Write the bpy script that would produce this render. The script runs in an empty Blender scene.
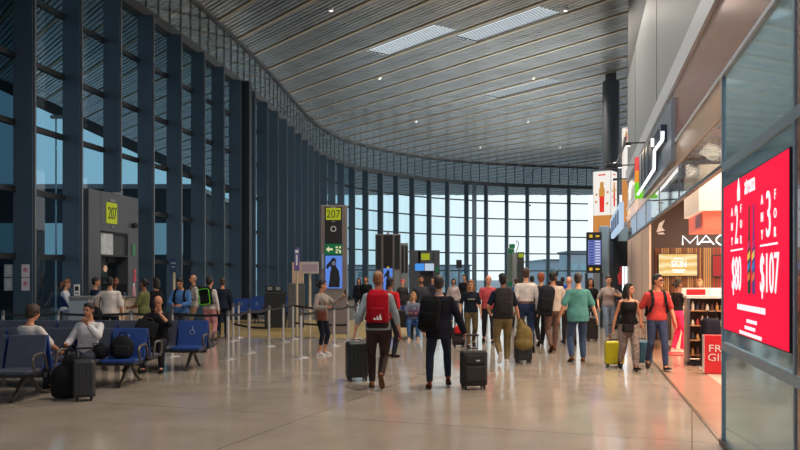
import bpy, bmesh, math, random
from mathutils import Vector as V, Matrix, Euler
random.seed(7)
C = bpy.context.scene.collection
D2R = math.pi/180
H = 1.75                       # eye height of the camera
F = 800.0                      # focal length in pixels (36 mm on a 36 mm wide sensor, 800 px)

def gp(px, py):                # ground point under a pixel of the survey
    d = F*H/(py-276.0)
    return ((px-400.0)*d/F, d)
def xz(px, py, d):             # x and height at distance d
    return ((px-400.0)*d/F, H-(py-276.0)*d/F)

# ------------------------------------------------------------------ materials
MATS = {}
def mat(name, col, rough=.5, metal=0., emit=None, estr=0., spec=.5, noise=0., nscale=8., bump=0., bscale=40., coat=0., sheen=0.):
    if name in MATS: return MATS[name]
    m = bpy.data.materials.new(name); m.use_nodes = True
    nt = m.node_tree; b = nt.nodes['Principled BSDF']
    b.inputs['Base Color'].default_value = (*col, 1)
    b.inputs['Roughness'].default_value = rough
    b.inputs['Metallic'].default_value = metal
    b.inputs['Specular IOR Level'].default_value = spec
    if coat: b.inputs['Coat Weight'].default_value = coat
    if emit:
        b.inputs['Emission Color'].default_value = (*emit, 1); b.inputs['Emission Strength'].default_value = estr
    if noise or bump:
        tc = nt.nodes.new('ShaderNodeTexCoord')
    if noise:
        n = nt.nodes.new('ShaderNodeTexNoise'); n.inputs['Scale'].default_value = nscale; n.inputs['Detail'].default_value = 4
        nt.links.new(tc.outputs['Object'], n.inputs['Vector'])
        r = nt.nodes.new('ShaderNodeValToRGB')
        r.color_ramp.elements[0].position = .3; r.color_ramp.elements[1].position = .7
        r.color_ramp.elements[0].color = (*[max(0, c*(1-noise)) for c in col], 1)
        r.color_ramp.elements[1].color = (*[min(1, c*(1+noise)) for c in col], 1)
        nt.links.new(n.outputs['Fac'], r.inputs['Fac']); nt.links.new(r.outputs['Color'], b.inputs['Base Color'])
    if bump:
        n2 = nt.nodes.new('ShaderNodeTexNoise'); n2.inputs['Scale'].default_value = bscale; n2.inputs['Detail'].default_value = 3
        nt.links.new(tc.outputs['Object'], n2.inputs['Vector'])
        bp = nt.nodes.new('ShaderNodeBump'); bp.inputs['Strength'].default_value = bump; bp.inputs['Distance'].default_value = .02
        nt.links.new(n2.outputs['Fac'], bp.inputs['Height']); nt.links.new(bp.outputs['Normal'], b.inputs['Normal'])
    MATS[name] = m
    return m
def hexc(r, g, b):
    f = lambda c: (c/255/12.92 if c/255 <= .04045 else ((c/255+.055)/1.055)**2.4)
    return (f(r), f(g), f(b))
def cloth(r, g, b, tag=''):
    return mat('cloth_%d_%d_%d' % (r, g, b), hexc(r, g, b), .85, spec=.15, noise=.18, nscale=9, bump=.5, bscale=14)
def glow(name, col, s): return mat(name, (0, 0, 0), .6, emit=col, estr=s, spec=.2)
def glass(name, tint, rough=.02, ior=1.5, ref=(1, 1, 1)):
    m = bpy.data.materials.new(name); m.use_nodes = True; nt = m.node_tree; nt.nodes.clear()
    out = nt.nodes.new('ShaderNodeOutputMaterial'); mx = nt.nodes.new('ShaderNodeMixShader')
    t = nt.nodes.new('ShaderNodeBsdfTransparent'); t.inputs['Color'].default_value = (*tint, 1)
    g = nt.nodes.new('ShaderNodeBsdfGlossy'); g.inputs['Roughness'].default_value = rough; g.inputs['Color'].default_value = (*ref, 1)
    f = nt.nodes.new('ShaderNodeFresnel'); 
    ge = nt.nodes.new('ShaderNodeNewGeometry'); mi = nt.nodes.new('ShaderNodeMix'); mi.data_type = 'FLOAT'
    mi.inputs['A'].default_value = ior; mi.inputs['B'].default_value = 1/ior
    nt.links.new(ge.outputs['Backfacing'], mi.inputs['Factor']); nt.links.new(mi.outputs['Result'], f.inputs['IOR'])
    nt.links.new(f.outputs[0], mx.inputs[0]); nt.links.new(t.outputs[0], mx.inputs[1]); nt.links.new(g.outputs[0], mx.inputs[2])
    nt.links.new(mx.outputs[0], out.inputs[0]); MATS[name] = m
    return m

M_dark = mat('dark_frame', hexc(30, 34, 38), .45)
M_fin = mat('fin_paint', hexc(68, 88, 104), .45, metal=.2)
M_rail = mat('rail_paint', hexc(58, 62, 66), .5)
M_black = mat('black_plastic', hexc(20, 20, 22), .5)
M_blk2 = mat('black_fabric', hexc(24, 24, 27), .85, spec=.2, noise=.2, bump=.4, bscale=25)
M_chrome = mat('brushed_steel', hexc(226, 224, 222), .3, metal=.85)
M_steel = mat('grey_steel', hexc(120, 122, 125), .35, metal=.8)
M_white = mat('white_paint', hexc(225, 225, 222), .5)
M_greyp = mat('grey_panel', hexc(128, 132, 134), .45)
M_beige = mat('beige_panel', hexc(206, 174, 150), .5, noise=.05)
M_brown = mat('dark_brown_facade', hexc(72, 54, 46), .6, noise=.06)
M_wood = mat('slat_wood', hexc(160, 110, 70), .5, noise=.2)
M_skin = {k: mat('skin_'+k, hexc(*c), .5, spec=.35, noise=.04) for k, c in dict(light=(214, 160, 128), tan=(190, 132, 100), brown=(142, 92, 66), pink=(222, 160, 136)).items()}
M_hair = {k: mat('hair_'+k, hexc(*c), .55, noise=.35, nscale=40, bump=.8, bscale=60) for k, c in dict(black=(22, 18, 17), brown=(62, 40, 26), red=(140, 70, 36), blond=(176, 134, 84), grey=(120, 112, 106), light=(146, 98, 62), dgrey=(52, 44, 40)).items()}
M_eye = mat('eye_dark', hexc(24, 18, 16), .2)
M_lip = mat('lip', hexc(150, 80, 72), .5)
M_blue = mat('seat_blue_shell', hexc(26, 62, 130), .45, noise=.08)
M_seatgrey = mat('seat_grey_pad', hexc(64, 69, 86), .6, noise=.1, bump=.15)
M_alu = mat('cast_aluminium', hexc(92, 84, 78), .4, metal=.6)
M_whiteglow = glow('white_letter_glow', (1, 1, 1), 1.6)

# ------------------------------------------------------------------ mesh builder
class MB:
    def __init__(s, M=None, k=1.0): s.v = []; s.f = []; s.m = []; s.M = M or Matrix(); s.k = k; s.mi = 0
    def add(s, vs, fs):
        o = len(s.v); s.v += [s.M @ (V(p)*s.k) for p in vs]; s.f += [[i+o for i in f] for f in fs]; s.m += [s.mi]*len(fs)
    def box(s, c, d, R=None):
        x, y, z = d[0]/2, d[1]/2, d[2]/2; R = R or Matrix.Identity(3); c = V(c)
        vs = [c+R@V((a*x, b*y, e*z)) for a in (-1, 1) for b in (-1, 1) for e in (-1, 1)]
        s.add(vs, [(0, 1, 3, 2), (4, 6, 7, 5), (0, 4, 5, 1), (2, 3, 7, 6), (0, 2, 6, 4), (1, 5, 7, 3)])
    def rbox(s, c, d, r=.03, R=None, seg=3):
        bm = bmesh.new(); bmesh.ops.create_cube(bm, size=1)
        for v in bm.verts: v.co = V((v.co.x*d[0], v.co.y*d[1], v.co.z*d[2]))
        bmesh.ops.bevel(bm, geom=list(bm.edges), offset=min(r, min(d)*.49), segments=seg, profile=.5, affect='EDGES')
        R = R or Matrix.Identity(3); c = V(c); bm.verts.index_update()
        s.add([c+R@v.co for v in bm.verts], [[v.index for v in f.verts] for f in bm.faces]); bm.free()
    def ring(s, c, a, b, n):
        return [c+a*math.cos(2*math.pi*i/n)+b*math.sin(2*math.pi*i/n) for i in range(n)]
    def loft(s, rings, cap=True):
        n = len(rings[0]); vs = [p for r in rings for p in r]; fs = []
        for k in range(len(rings)-1):
            for i in range(n):
                j = (i+1) % n; fs.append((k*n+i, k*n+j, (k+1)*n+j, (k+1)*n+i))
        if cap: fs += [tuple(reversed(range(n))), tuple(range((len(rings)-1)*n, len(rings)*n))]
        s.add(vs, fs)
    def cyl(s, p, q, r, r2=None, n=12):
        p = V(p); q = V(q); d = (q-p).normalized(); r2 = r if r2 is None else r2
        a = d.orthogonal().normalized(); b = d.cross(a)
        s.loft([s.ring(p, a*r, b*r, n), s.ring(q, a*r2, b*r2, n)])
    def ball(s, c, r, n=12, m=8, R=None):
        if not hasattr(r, '__len__'): r = (r, r, r)
        R = R or Matrix.Identity(3); c = V(c)
        vs = [c+R@V((0, 0, -r[2]))]; fs = []
        for k in range(1, m):
            t = math.pi*k/m
            for i in range(n):
                u = 2*math.pi*i/n; vs.append(c+R@V((r[0]*math.sin(t)*math.cos(u), r[1]*math.sin(t)*math.sin(u), -r[2]*math.cos(t))))
        vs.append(c+R@V((0, 0, r[2]))); L = len(vs)-1
        for i in range(n):
            j = (i+1) % n; fs.append((0, 1+j, 1+i)); fs.append((L, 1+(m-2)*n+i, 1+(m-2)*n+j))
            for k in range(m-2): fs.append((1+k*n+i, 1+k*n+j, 1+(k+1)*n+j, 1+(k+1)*n+i))
        s.add(vs, fs)
    def chain(s, pts, rs, n=12):
        for i in range(len(pts)-1):
            s.cyl(pts[i], pts[i+1], rs[i], rs[i+1], n)
        for p, r in zip(pts, rs): s.ball(p, r, n, 8)
    def tube(s, pts, r, n=8):
        pts = [V(p) for p in pts]; rings = []; a = None
        rr = r if hasattr(r, '__len__') else [r]*len(pts)
        for i, p in enumerate(pts):
            t = (pts[min(i+1, len(pts)-1)]-pts[max(i-1, 0)]).normalized()
            a = t.orthogonal().normalized() if a is None else (a-t*a.dot(t)).normalized()
            rings.append(s.ring(p, a*rr[i], t.cross(a)*rr[i], n))
        s.loft(rings)
    def strap(s, pts, w, th, side):
        pts = [V(p) for p in pts]; side = V(side); rings = []
        for i, p in enumerate(pts):
            t = (pts[min(i+1, len(pts)-1)]-pts[max(i-1, 0)]).normalized()
            a = (side-t*side.dot(t)).normalized(); b = t.cross(a)
            rings.append([p+a*w/2+b*th/2, p-a*w/2+b*th/2, p-a*w/2-b*th/2, p+a*w/2-b*th/2])
        s.loft(rings)
    def prism(s, poly, d, c=(0, 0, 0), R=None):      # polygon in local x,z, thickness d along y
        R = R or Matrix.Identity(3); c = V(c); n = len(poly)
        vs = [c+R@V((x, -d/2, z)) for x, z in poly]+[c+R@V((x, d/2, z)) for x, z in poly]
        s.add(vs, [tuple(range(n)), tuple(reversed(range(n, 2*n)))]+[(i, i+n, (i+1) % n+n, (i+1) % n) for i in range(n)])
    def build(s, name, m, parent=None, smooth=False, vox=0., label=None):
        me = bpy.data.meshes.new(name); me.from_pydata([tuple(p) for p in s.v], [], s.f); me.update()
        bm = bmesh.new(); bm.from_mesh(me); bmesh.ops.recalc_face_normals(bm, faces=list(bm.faces)) if len(bm.faces) < 60000 else None; bm.to_mesh(me); bm.free()
        for mm in (m if isinstance(m, (list, tuple)) else [m]): me.materials.append(mm)
        if any(s.m):
            me.polygons.foreach_set('material_index', s.m)
        if smooth: me.polygons.foreach_set('use_smooth', [True]*len(me.polygons))
        o = bpy.data.objects.new(name, me); C.objects.link(o)
        if parent: o.parent = parent
        if vox:
            r = o.modifiers.new('Remesh', 'REMESH'); r.mode = 'VOXEL'; r.voxel_size = vox; r.use_smooth_shade = True
            q = o.modifiers.new('Smooth', 'SMOOTH'); q.factor = .5; q.iterations = 3
        if label: o['label'] = label
        return o

def empty(name, loc=(0, 0, 0), rz=0.):
    o = bpy.data.objects.new(name, None); C.objects.link(o); o.location = loc; o.rotation_euler = (0, 0, rz); o.empty_display_size = .1
    return o
def tag(o, label, cat, group=None):
    o['label'] = label; o['category'] = cat
    if group: o['group'] = group
    return o
def thing(name, label, cat, loc=(0, 0, 0), rz=0., group=None): return tag(empty(name, loc, rz), label, cat, group)
def struct(o): o['kind'] = 'structure'; return o
def dup(root, loc, rz, label=None, group=None):
    r = root.copy(); C.objects.link(r); r.location = loc; r.rotation_euler = (0, 0, rz)
    if label: r['label'] = label
    if group: r['group'] = group
    for ch in list(root.children):
        c = ch.copy(); C.objects.link(c); c.parent = r
        for g in ch.children:
            d = g.copy(); C.objects.link(d); d.parent = c
    return r
TXT = {}
def text_mesh(s, name, m, parent, R, loc, h, w=None, th=.006, align='C'):
    """lettering of cap height h (and total width w when given); R maps local x (reading), y (up), z (out)"""
    if s not in TXT:
        cu = bpy.data.curves.new('t', 'FONT'); cu.body = s; cu.size = 1; cu.extrude = .5; cu.resolution_u = 3
        o = bpy.data.objects.new('t', cu); C.objects.link(o)
        dg = bpy.context.evaluated_depsgraph_get(); me = bpy.data.meshes.new_from_object(o.evaluated_get(dg))
        TXT[s] = ([v.co.copy() for v in me.vertices], [list(p.vertices) for p in me.polygons])
        bpy.data.objects.remove(o); bpy.data.curves.remove(cu)
    vs, fs = TXT[s]
    x0 = min(v.x for v in vs); x1 = max(v.x for v in vs); y0 = min(v.y for v in vs); y1 = max(v.y for v in vs)
    k = h/(y1-y0); kx = w/(x1-x0) if w else k
    cx = (x0+x1)/2 if align == 'C' else x0
    b = MB(); b.add([V(loc)+R@V(((v.x-cx)*kx, (v.y-(y0+y1)/2)*k, v.z*th)) for v in vs], fs)
    return b.build(name, m, parent)
RF = Matrix(((1, 0, 0), (0, 0, -1), (0, 1, 0)))     # sign facing the camera (local z -> -Y)

# ------------------------------------------------------------------ frame of the shop line
LU = V((.2195, .9756, 0)).normalized(); LN = V((-LU.y, LU.x, 0))
def L(z, out=0., h=0.):          # point on the shop front line at distance z, out towards the hall
    p = V((3.4+.225*(z-8.5), z, 0))+LN*out; return V((p.x, p.y, h))
RL = Matrix((-LU, V((0, 0, 1)), LN)).transposed()   # reading frame of signs on the shop line
LROT = Matrix((LN*-1, LU, V((0, 0, 1)))).transposed()   # x -> into the shop, y -> along
def lbox(mb, z0, z1, o0, o1, h0, h1):   # box along the shop line
    a = L(z0, 0); b = L(z1, 0); c = (a+b)/2+LN*(o0+o1)/2; c.z = (h0+h1)/2
    mb.box(c, (abs(o1-o0), (b-a).length, h1-h0), LROT)

# ------------------------------------------------------------------ floor, ground
def floor_material():
    m = bpy.data.materials.new('polished_terrazzo'); m.use_nodes = True; nt = m.node_tree; b = nt.nodes['Principled BSDF']
    tc = nt.nodes.new('ShaderNodeTexCoord')
    n = nt.nodes.new('ShaderNodeTexNoise'); n.inputs['Scale'].default_value = 1.2; n.inputs['Detail'].default_value = 5
    n2 = nt.nodes.new('ShaderNodeTexNoise'); n2.inputs['Scale'].default_value = 60
    nt.links.new(tc.outputs['Object'], n.inputs['Vector']); nt.links.new(tc.outputs['Object'], n2.inputs['Vector'])
    mx = nt.nodes.new('ShaderNodeMix'); mx.data_type = 'RGBA'; mx.inputs['Factor'].default_value = .35
    r1 = nt.nodes.new('ShaderNodeValToRGB'); r2 = nt.nodes.new('ShaderNodeValToRGB')
    for r, a, c in ((r1, hexc(156, 143, 128), hexc(178, 165, 149)), (r2, hexc(134, 121, 109), hexc(194, 181, 166))):
        r.color_ramp.elements[0].color = (*a, 1); r.color_ramp.elements[1].color = (*c, 1)
        r.color_ramp.elements[0].position = .35; r.color_ramp.elements[1].position = .65
    nt.links.new(n.outputs['Fac'], r1.inputs['Fac']); nt.links.new(n2.outputs['Fac'], r2.inputs['Fac'])
    nt.links.new(r1.outputs['Color'], mx.inputs['A']); nt.links.new(r2.outputs['Color'], mx.inputs['B'])
    # tile joints every 6 m, slightly diagonal
    mp = nt.nodes.new('ShaderNodeMapping'); mp.inputs['Rotation'].default_value = (0, 0, .35)
    br = nt.nodes.new('ShaderNodeTexBrick'); br.offset = 0; br.inputs['Scale'].default_value = 1
    br.inputs['Brick Width'].default_value = 4.5; br.inputs['Row Height'].default_value = 4.5; br.inputs['Mortar Size'].default_value = .008
    br.inputs['Color1'].default_value = br.inputs['Color2'].default_value = (1, 1, 1, 1); br.inputs['Mortar'].default_value = (.45, .42, .4, 1)
    nt.links.new(tc.outputs['Object'], mp.inputs['Vector']); nt.links.new(mp.outputs[0], br.inputs['Vector'])
    mu = nt.nodes.new('ShaderNodeMix'); mu.data_type = 'RGBA'; mu.blend_type = 'MULTIPLY'; mu.inputs['Factor'].default_value = 1
    nt.links.new(mx.outputs['Result'], mu.inputs['A']); nt.links.new(br.outputs['Color'], mu.inputs['B'])
    nt.links.new(mu.outputs['Result'], b.inputs['Base Color'])
    b.inputs['Roughness'].default_value = .12; b.inputs['Specular IOR Level'].default_value = .85
    # slight waviness
    n3 = nt.nodes.new('ShaderNodeTexNoise'); n3.inputs['Scale'].default_value = .9
    nt.links.new(tc.outputs['Object'], n3.inputs['Vector'])
    bp = nt.nodes.new('ShaderNodeBump'); bp.inputs['Strength'].default_value = .16; bp.inputs['Distance'].default_value = .05
    nt.links.new(n3.outputs['Fac'], bp.inputs['Height']); nt.links.new(bp.outputs['Normal'], b.inputs['Normal'])
    return m
M_floor = floor_material()
b = MB(); b.box((6, 40, -.15), (60, 100, .3)); struct(b.build('floor', M_floor))
M_shopfloor = mat('shop_floor_tile', hexc(176, 140, 118), .18, noise=.06, nscale=3)
b = MB(); lbox(b, 4, 34, -9, -.02, .0, .006); struct(b.build('trim_1', M_shopfloor))
M_cream = mat('cream_tile', hexc(232, 212, 190), .2)
b = MB(); lbox(b, 4, 34, -1.3, -.75, .0, .009); struct(b.build('trim_2', M_cream))
b = MB(); lbox(b, 4, 34, -.02, .02, .0, .01); struct(b.build('trim_3', mat('floor_strip_metal', hexc(110, 92, 78), .3, metal=.7)))
b = MB(); b.box((-3.4, 27.2, .003), (7.4, 9, .006)); struct(b.build('trim_4', mat('tan_floor_inlay', hexc(170, 146, 92), .3, noise=.08)))
b = MB(); b.box((0, 180, -.6), (700, 420, .5)); struct(b.build('ground', mat('apron_concrete', hexc(176, 182, 186), .9, noise=.1, nscale=.2)))

# ------------------------------------------------------------------ curved glass wall
CP = [(-12.4, -10), (-11.6, -4), (-10, 8), (-8.47, 19.5), (-7.2, 28.5), (-6.3, 37), (-5.8, 45), (-5.25, 51.5), (-3.5, 58), (.6, 64), (5, 67.6), (10, 69.8), (17.8, 71.8), (26, 73)]
def catmull(P, n=40):
    out = []
    for i in range(1, len(P)-2):
        p0, p1, p2, p3 = [V((*p, 0)) for p in P[i-1:i+3]]
        for k in range(n):
            t = k/n
            out.append(.5*((2*p1)+(p2-p0)*t+(2*p0-5*p1+4*p2-p3)*t*t+(3*p1-p0-3*p2+p3)*t**3))
    out.append(V((*P[-2], 0)))
    return out
PATH = catmull(CP)
ARC = [0]
for i in range(1, len(PATH)): ARC.append(ARC[-1]+(PATH[i]-PATH[i-1]).length)
def arc(s):
    s = max(0, min(s, ARC[-1]-1e-4))
    lo = 0; hi = len(ARC)-1
    while hi-lo > 1:
        m = (lo+hi)//2
        if ARC[m] <= s: lo = m
        else: hi = m
    t = (s-ARC[lo])/(ARC[hi]-ARC[lo]); p = PATH[lo].lerp(PATH[hi], t); d = (PATH[hi]-PATH[lo]).normalized()
    return p, d, V((d.y, -d.x, 0))
s20 = min(range(len(PATH)), key=lambda i: abs(PATH[i].y-20)); phase = ARC[s20] % 2.0
ZB, ZT = 9.55, 11.45
TR = [2.2, 3.7, 5.2, 6.7, 8.2]
M_glass = glass('tinted_glass', (.62, .80, .88), ior=1.45)
M_glass2 = glass('clear_glass', (.86, .93, .95), ior=1.45)
M_glass3 = glass('clerestory_glass', (.86, .93, .95), rough=.06, ior=2.3)
M_glass0 = glass('dark_tint_glass', (.10, .17, .21), ior=1.45)  # much darker tint for the panes at the near end
nb = int((ARC[-1]-phase)//2.0)
wall = MB()
for i in range(0, len(PATH)-1, 4):
    pass
# low kerb under the glass is the wall itself
kb = MB(); pts = PATH[::4]+[PATH[-1]]
def ribbon(mb, pts, z0, z1, o0, o1):
    rings = []
    for i, p in enumerate(pts):
        d = (pts[min(i+1, len(pts)-1)]-pts[max(i-1, 0)]).normalized(); n = V((d.y, -d.x, 0))
        rings.append([p+n*o0+V((0, 0, z0)), p+n*o1+V((0, 0, z0)), p+n*o1+V((0, 0, z1)), p+n*o0+V((0, 0, z1))])
    mb.loft(rings)
ribbon(kb, pts, 0, .35, -.15, .12); struct(kb.build('baseboard_left', M_dark))
bm_ = MB(); ribbon(bm_, pts, ZB-.02, ZB+.26, -.15, .22)
beam = struct(bm_.build('wall_left', M_rail))
tb = MB(); ribbon(tb, pts, ZT-.1, ZT+.02, -.1, .1); tb.build('top_rail', M_rail, beam)
k = 0; s = .3
while s < ARC[-1]:
    p, d, n = arc(s)
    if p.y > 12 and k < 92:
        g = MB(); R = Matrix((n, d, V((0, 0, 1)))).transposed()
        g.box(p+V((0, 0, (ZB+ZT)/2+.1)), (.05, .055, ZT-ZB-.3), R); g.build('glazing_bar', M_dark, beam); k += 1
    s += .86
g = MB(); ribbon(g, pts, ZB+.25, ZT-.1, -.015, .015); g.build('clerestory_glass', M_glass3, beam)
for i in range(nb):
    s = phase+2.0*i; p, d, n = arc(s); p2, d2, n2 = arc(s+2.0)
    right = p.x > -4.2 and p.y > 55
    w = MB(); w.add([p+V((0, 0, .35)), p2+V((0, 0, .35)), p2+V((0, 0, ZB)), p+V((0, 0, ZB))], [(0, 1, 2, 3)])
    wo = struct(w.build('window_%d' % (i+1), M_glass2 if right else (M_glass0 if p.y < 17.6 else M_glass)))
    R = Matrix((n, d, V((0, 0, 1)))).transposed()
    z0 = 4.05 if 20.7 < p.y < 23.1 else 0
    f = MB(); f.box(p+n*.23+V((0, 0, (ZB+z0)/2)), (.46, .15, ZB-z0), R); f.build('fin', M_fin, wo)
    e = MB(); e.box(p+n*.48+V((0, 0, (ZB+z0)/2)), (.03, .06, ZB-z0), R); e.build('fin_edge', M_steel, wo)
    dm = (p2-p).normalized(); nm = V((dm.y, -dm.x, 0)); Rm = Matrix((nm, dm, V((0, 0, 1)))).transposed()
    for z in TR:
        t = MB(); t.box((p+p2)/2+V((0, 0, z)), (.12, (p2-p).length-.1, .1 if right else .13), Rm); t.build('transom', M_dark, wo)
# round pillars in front of the glass
def pillar(name, x, y, r, h, lab):
    o = MB(); o.cyl((x, y, 0), (x, y, h), r, n=32); o.cyl((x, y, h), (x, y, ZT), r*.62, n=24)
    return struct(o.build(name, M_dkcol, smooth=False))
M_dkcol = mat('pillar_grey', hexc(72, 78, 84), .4, metal=.3)
p, d, n = arc(ARC[s20]+12.3); R = Matrix((n, d, V((0, 0, 1)))).transposed()
b = MB(); b.box(p+n*.4+V((0, 0, ZB/2)), (.75, .35, ZB), R); struct(b.build('trim_5', M_dark))
b = MB(); X, _ = xz(474.5, 0, 67); b.box((X, 67.2, ZB/2), (.35, .35, ZB)); struct(b.build('trim_6', M_fin))

# ------------------------------------------------------------------ ceiling
CZ = 11.45
M_slat = mat('ceiling_slat', hexc(186, 194, 198), .2, metal=.55, noise=.12, nscale=.8)
M_beam = mat('ceiling_beam', hexc(172, 162, 142), .4, metal=.2)
dd = V((-.61, .79, 0)).normalized(); ee = V((dd.y, -dd.x, 0))
POLY = [V((-20.9, -6, 0)), V((30, -6, 0)), V((30, 96, 0)), V((-18, 96, 0))]
def clip(s):
    o = ee*s; ts = []
    for i in range(4):
        a = POLY[i]; c = POLY[(i+1) % 4]; ea = a.dot(ee)-s; ec = c.dot(ee)-s
        if (ea < 0) != (ec < 0):
            q = a.lerp(c, ea/(ea-ec)); ts.append(q.dot(dd))
    return (min(ts), max(ts)) if len(ts) >= 2 else None
PANELS = []                  # skylight strips: (s index of module, t0, t1)
smin = min(p.dot(ee) for p in POLY); smax = max(p.dot(ee) for p in POLY)
sl = MB(); bmz = []; Rs = Matrix((ee, dd, V((0, 0, 1)))).transposed()
j = 0; mod = 1.64; st = mod/8
s = math.floor(smin/mod)*mod
SKY = []
for px, py in ((405, 42), (515, 30), (520, 90)):
    d_ = 9.65*F/(276-py); X = (px-400)*d_/F; q = V((X, d_, 0)); SKY.append((math.floor(q.dot(ee)/mod)*mod+mod/2+st/2, q.dot(dd)))
while s < smax:
    c = clip(s)
    if c and c[1]-c[0] > .3:
        isb = j % 8 == 0
        segs = [c]
        if not isb:
            for (sc, tc_) in SKY:
                if abs(s-sc) < .62:
                    segs = [x for a, b_ in segs for x in ((a, min(b_, tc_-2.3)), (max(a, tc_+2.3), b_)) if x[1]-x[0] > .05]
        for a, b_ in segs:
            ce = ee*s+dd*(a+b_)/2
            if isb:
                bmz.append((ce, b_-a))
            else:
                sl.box((ce.x, ce.y, CZ+.03), (st-.055 if j % 8 != 4 else st-.095, b_-a, .04), Rs)
    s += st; j += 1
ceil = struct(sl.build('ceiling', M_slat))
b = MB(); b.box((4.5, 45, CZ+.35), (52, 103, .1)); b.build('ceiling_backing', mat('ceiling_void', hexc(26, 28, 30), .9), ceil)
for ce, ln in bmz[:95]:
    b = MB(); b.box((ce.x, ce.y, CZ+.02), (.12, ln, .10), Rs); b.build('beam', M_beam, ceil)
M_sky = glow('skylight_diffuser', (.82, .93, 1.0), .95)
for i, (sc, tc_) in enumerate(SKY):
    q = ee*sc+dd*tc_
    t = thing('ceiling_skylight', ['bright ceiling skylight strip nearest the curved glass wall', 'bright ceiling skylight strip closest to the hall entrance end', 'bright ceiling skylight strip lowest over the far glass wall'][i], 'skylight', (q.x, q.y, CZ+.02), math.atan2(dd.y, dd.x))
    a = MB(); a.box((0, 0, .06), (4.5, 1.12, .02)); a.build('diffuser', M_sky, t)
    for k in range(9):
        g = MB(); g.box((0, -.5+k*.125, 0), (4.5, .022, .02)); g.build('louvre', M_steel, t)

# ------------------------------------------------------------------ world
w = bpy.data.worlds.new('World'); bpy.context.scene.world = w; w.use_nodes = True; nt = w.node_tree
bg = nt.nodes['Background']; tc = nt.nodes.new('ShaderNodeTexCoord'); sx = nt.nodes.new('ShaderNodeSeparateXYZ')
nt.links.new(tc.outputs['Generated'], sx.inputs[0])
at = nt.nodes.new('ShaderNodeMath'); at.operation = 'ARCTAN2'; nt.links.new(sx.outputs['X'], at.inputs[0]); nt.links.new(sx.outputs['Y'], at.inputs[1])
mr = nt.nodes.new('ShaderNodeMapRange'); mr.inputs['From Min'].default_value = -math.pi; mr.inputs['From Max'].default_value = math.pi
nt.links.new(at.outputs[0], mr.inputs['Value'])
cr = nt.nodes.new('ShaderNodeValToRGB'); nt.links.new(mr.outputs[0], cr.inputs['Fac'])
def azpos(deg): return (deg+180)/360
els = [(-180, (.45, .52, .6)), (-90, (.24, .36, .46)), (-27, (.26, .45, .57)), (-17, (.33, .55, .66)), (-6, (.40, .66, .78)), (0, (.70, .93, 1.02)), (7, (1.08, 1.16, 1.18)), (35, (1.1, 1.15, 1.2)), (90, (.7, .78, .85)), (180, (.45, .52, .6))]
for k, (a, c) in enumerate(els):
    e = cr.color_ramp.elements[0] if k == 0 else (cr.color_ramp.elements[1] if k == 1 else cr.color_ramp.elements.new(azpos(a)))
    e.position = azpos(a); 
for e, (a, c) in zip(sorted(cr.color_ramp.elements, key=lambda e: e.position), els): e.color = (*c, 1)
nt.links.new(cr.outputs['Color'], bg.inputs['Color']); bg.inputs['Strength'].default_value = 1.0
# ------------------------------------------------------------------ right side: shop line
M_copper = mat('copper_fascia', hexc(166, 108, 80), .2, metal=.4, noise=.12, nscale=1.5)
M_copmir = mat('copper_mirror_ceiling', hexc(224, 186, 150), .14, metal=.55)
M_band = mat('pale_band', hexc(206, 214, 222), .35, metal=.1)
M_gwall = mat('grey_wall_panel', hexc(150, 156, 160), .4, metal=.15)
M_dwall = mat('dark_upper_wall', hexc(52, 56, 60), .5)
M_tglass = mat('teal_back_painted_glass', hexc(176, 214, 222), .06, metal=.6)
b = MB(); lbox(b, -6, 25, -.5, 0, 5.0, 7.9); struct(b.build('wall_right', M_gwall))
b = MB(); lbox(b, -6, 25, -1.4, -.02, 7.9, CZ+.3); struct(b.build('wall_upper_right', M_dwall))
b = MB(); lbox(b, -6, 25, -.5, .06, 4.67, 5.0); struct(b.build('trim_7', M_band))
b = MB(); lbox(b, -6, 13.4, -.4, .02, 3.85, 4.67); struct(b.build('trim_8', M_copper))
b = MB(); lbox(b, -6, 25, -.05, .03, 3.81, 3.85); struct(b.build('trim_9', M_band))
b = MB(); lbox(b, 8.35, 25, -.06, .012, 3.42, 3.81); struct(b.build('trim_12', mat('copper_soffit', hexc(226, 184, 146), .2, metal=.25, noise=.12, nscale=1.2)))
b = MB(); lbox(b, 13.4, 25, -.4, .0, 3.86, 4.67); struct(b.build('trim_10', M_gwall))
for z in (3.5, 9.5, 15.5, 21.5):
    b = MB(); lbox(b, z, z+.02, 0, .006, 5.02, 7.88); b.build('panel_joint', M_dark, bpy.data.objects['wall_right'])
b = MB(); lbox(b, 4, 25, -12, -.05, 3.95, 4.1); struct(b.build('ceiling_shop', M_copmir))
# further shops, z > 25
b = MB(); lbox(b, 25, 60, -.6, -.3, 0, 4.2); struct(b.build('wall_right_far', mat('blue_grey_wall', hexc(120, 138, 150), .35)))
b = MB(); lbox(b, 25, 60, -3, -.3, 4.2, 4.5); b.build('far_shop_roof', M_gwall, bpy.data.objects['wall_right_far'])
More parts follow.
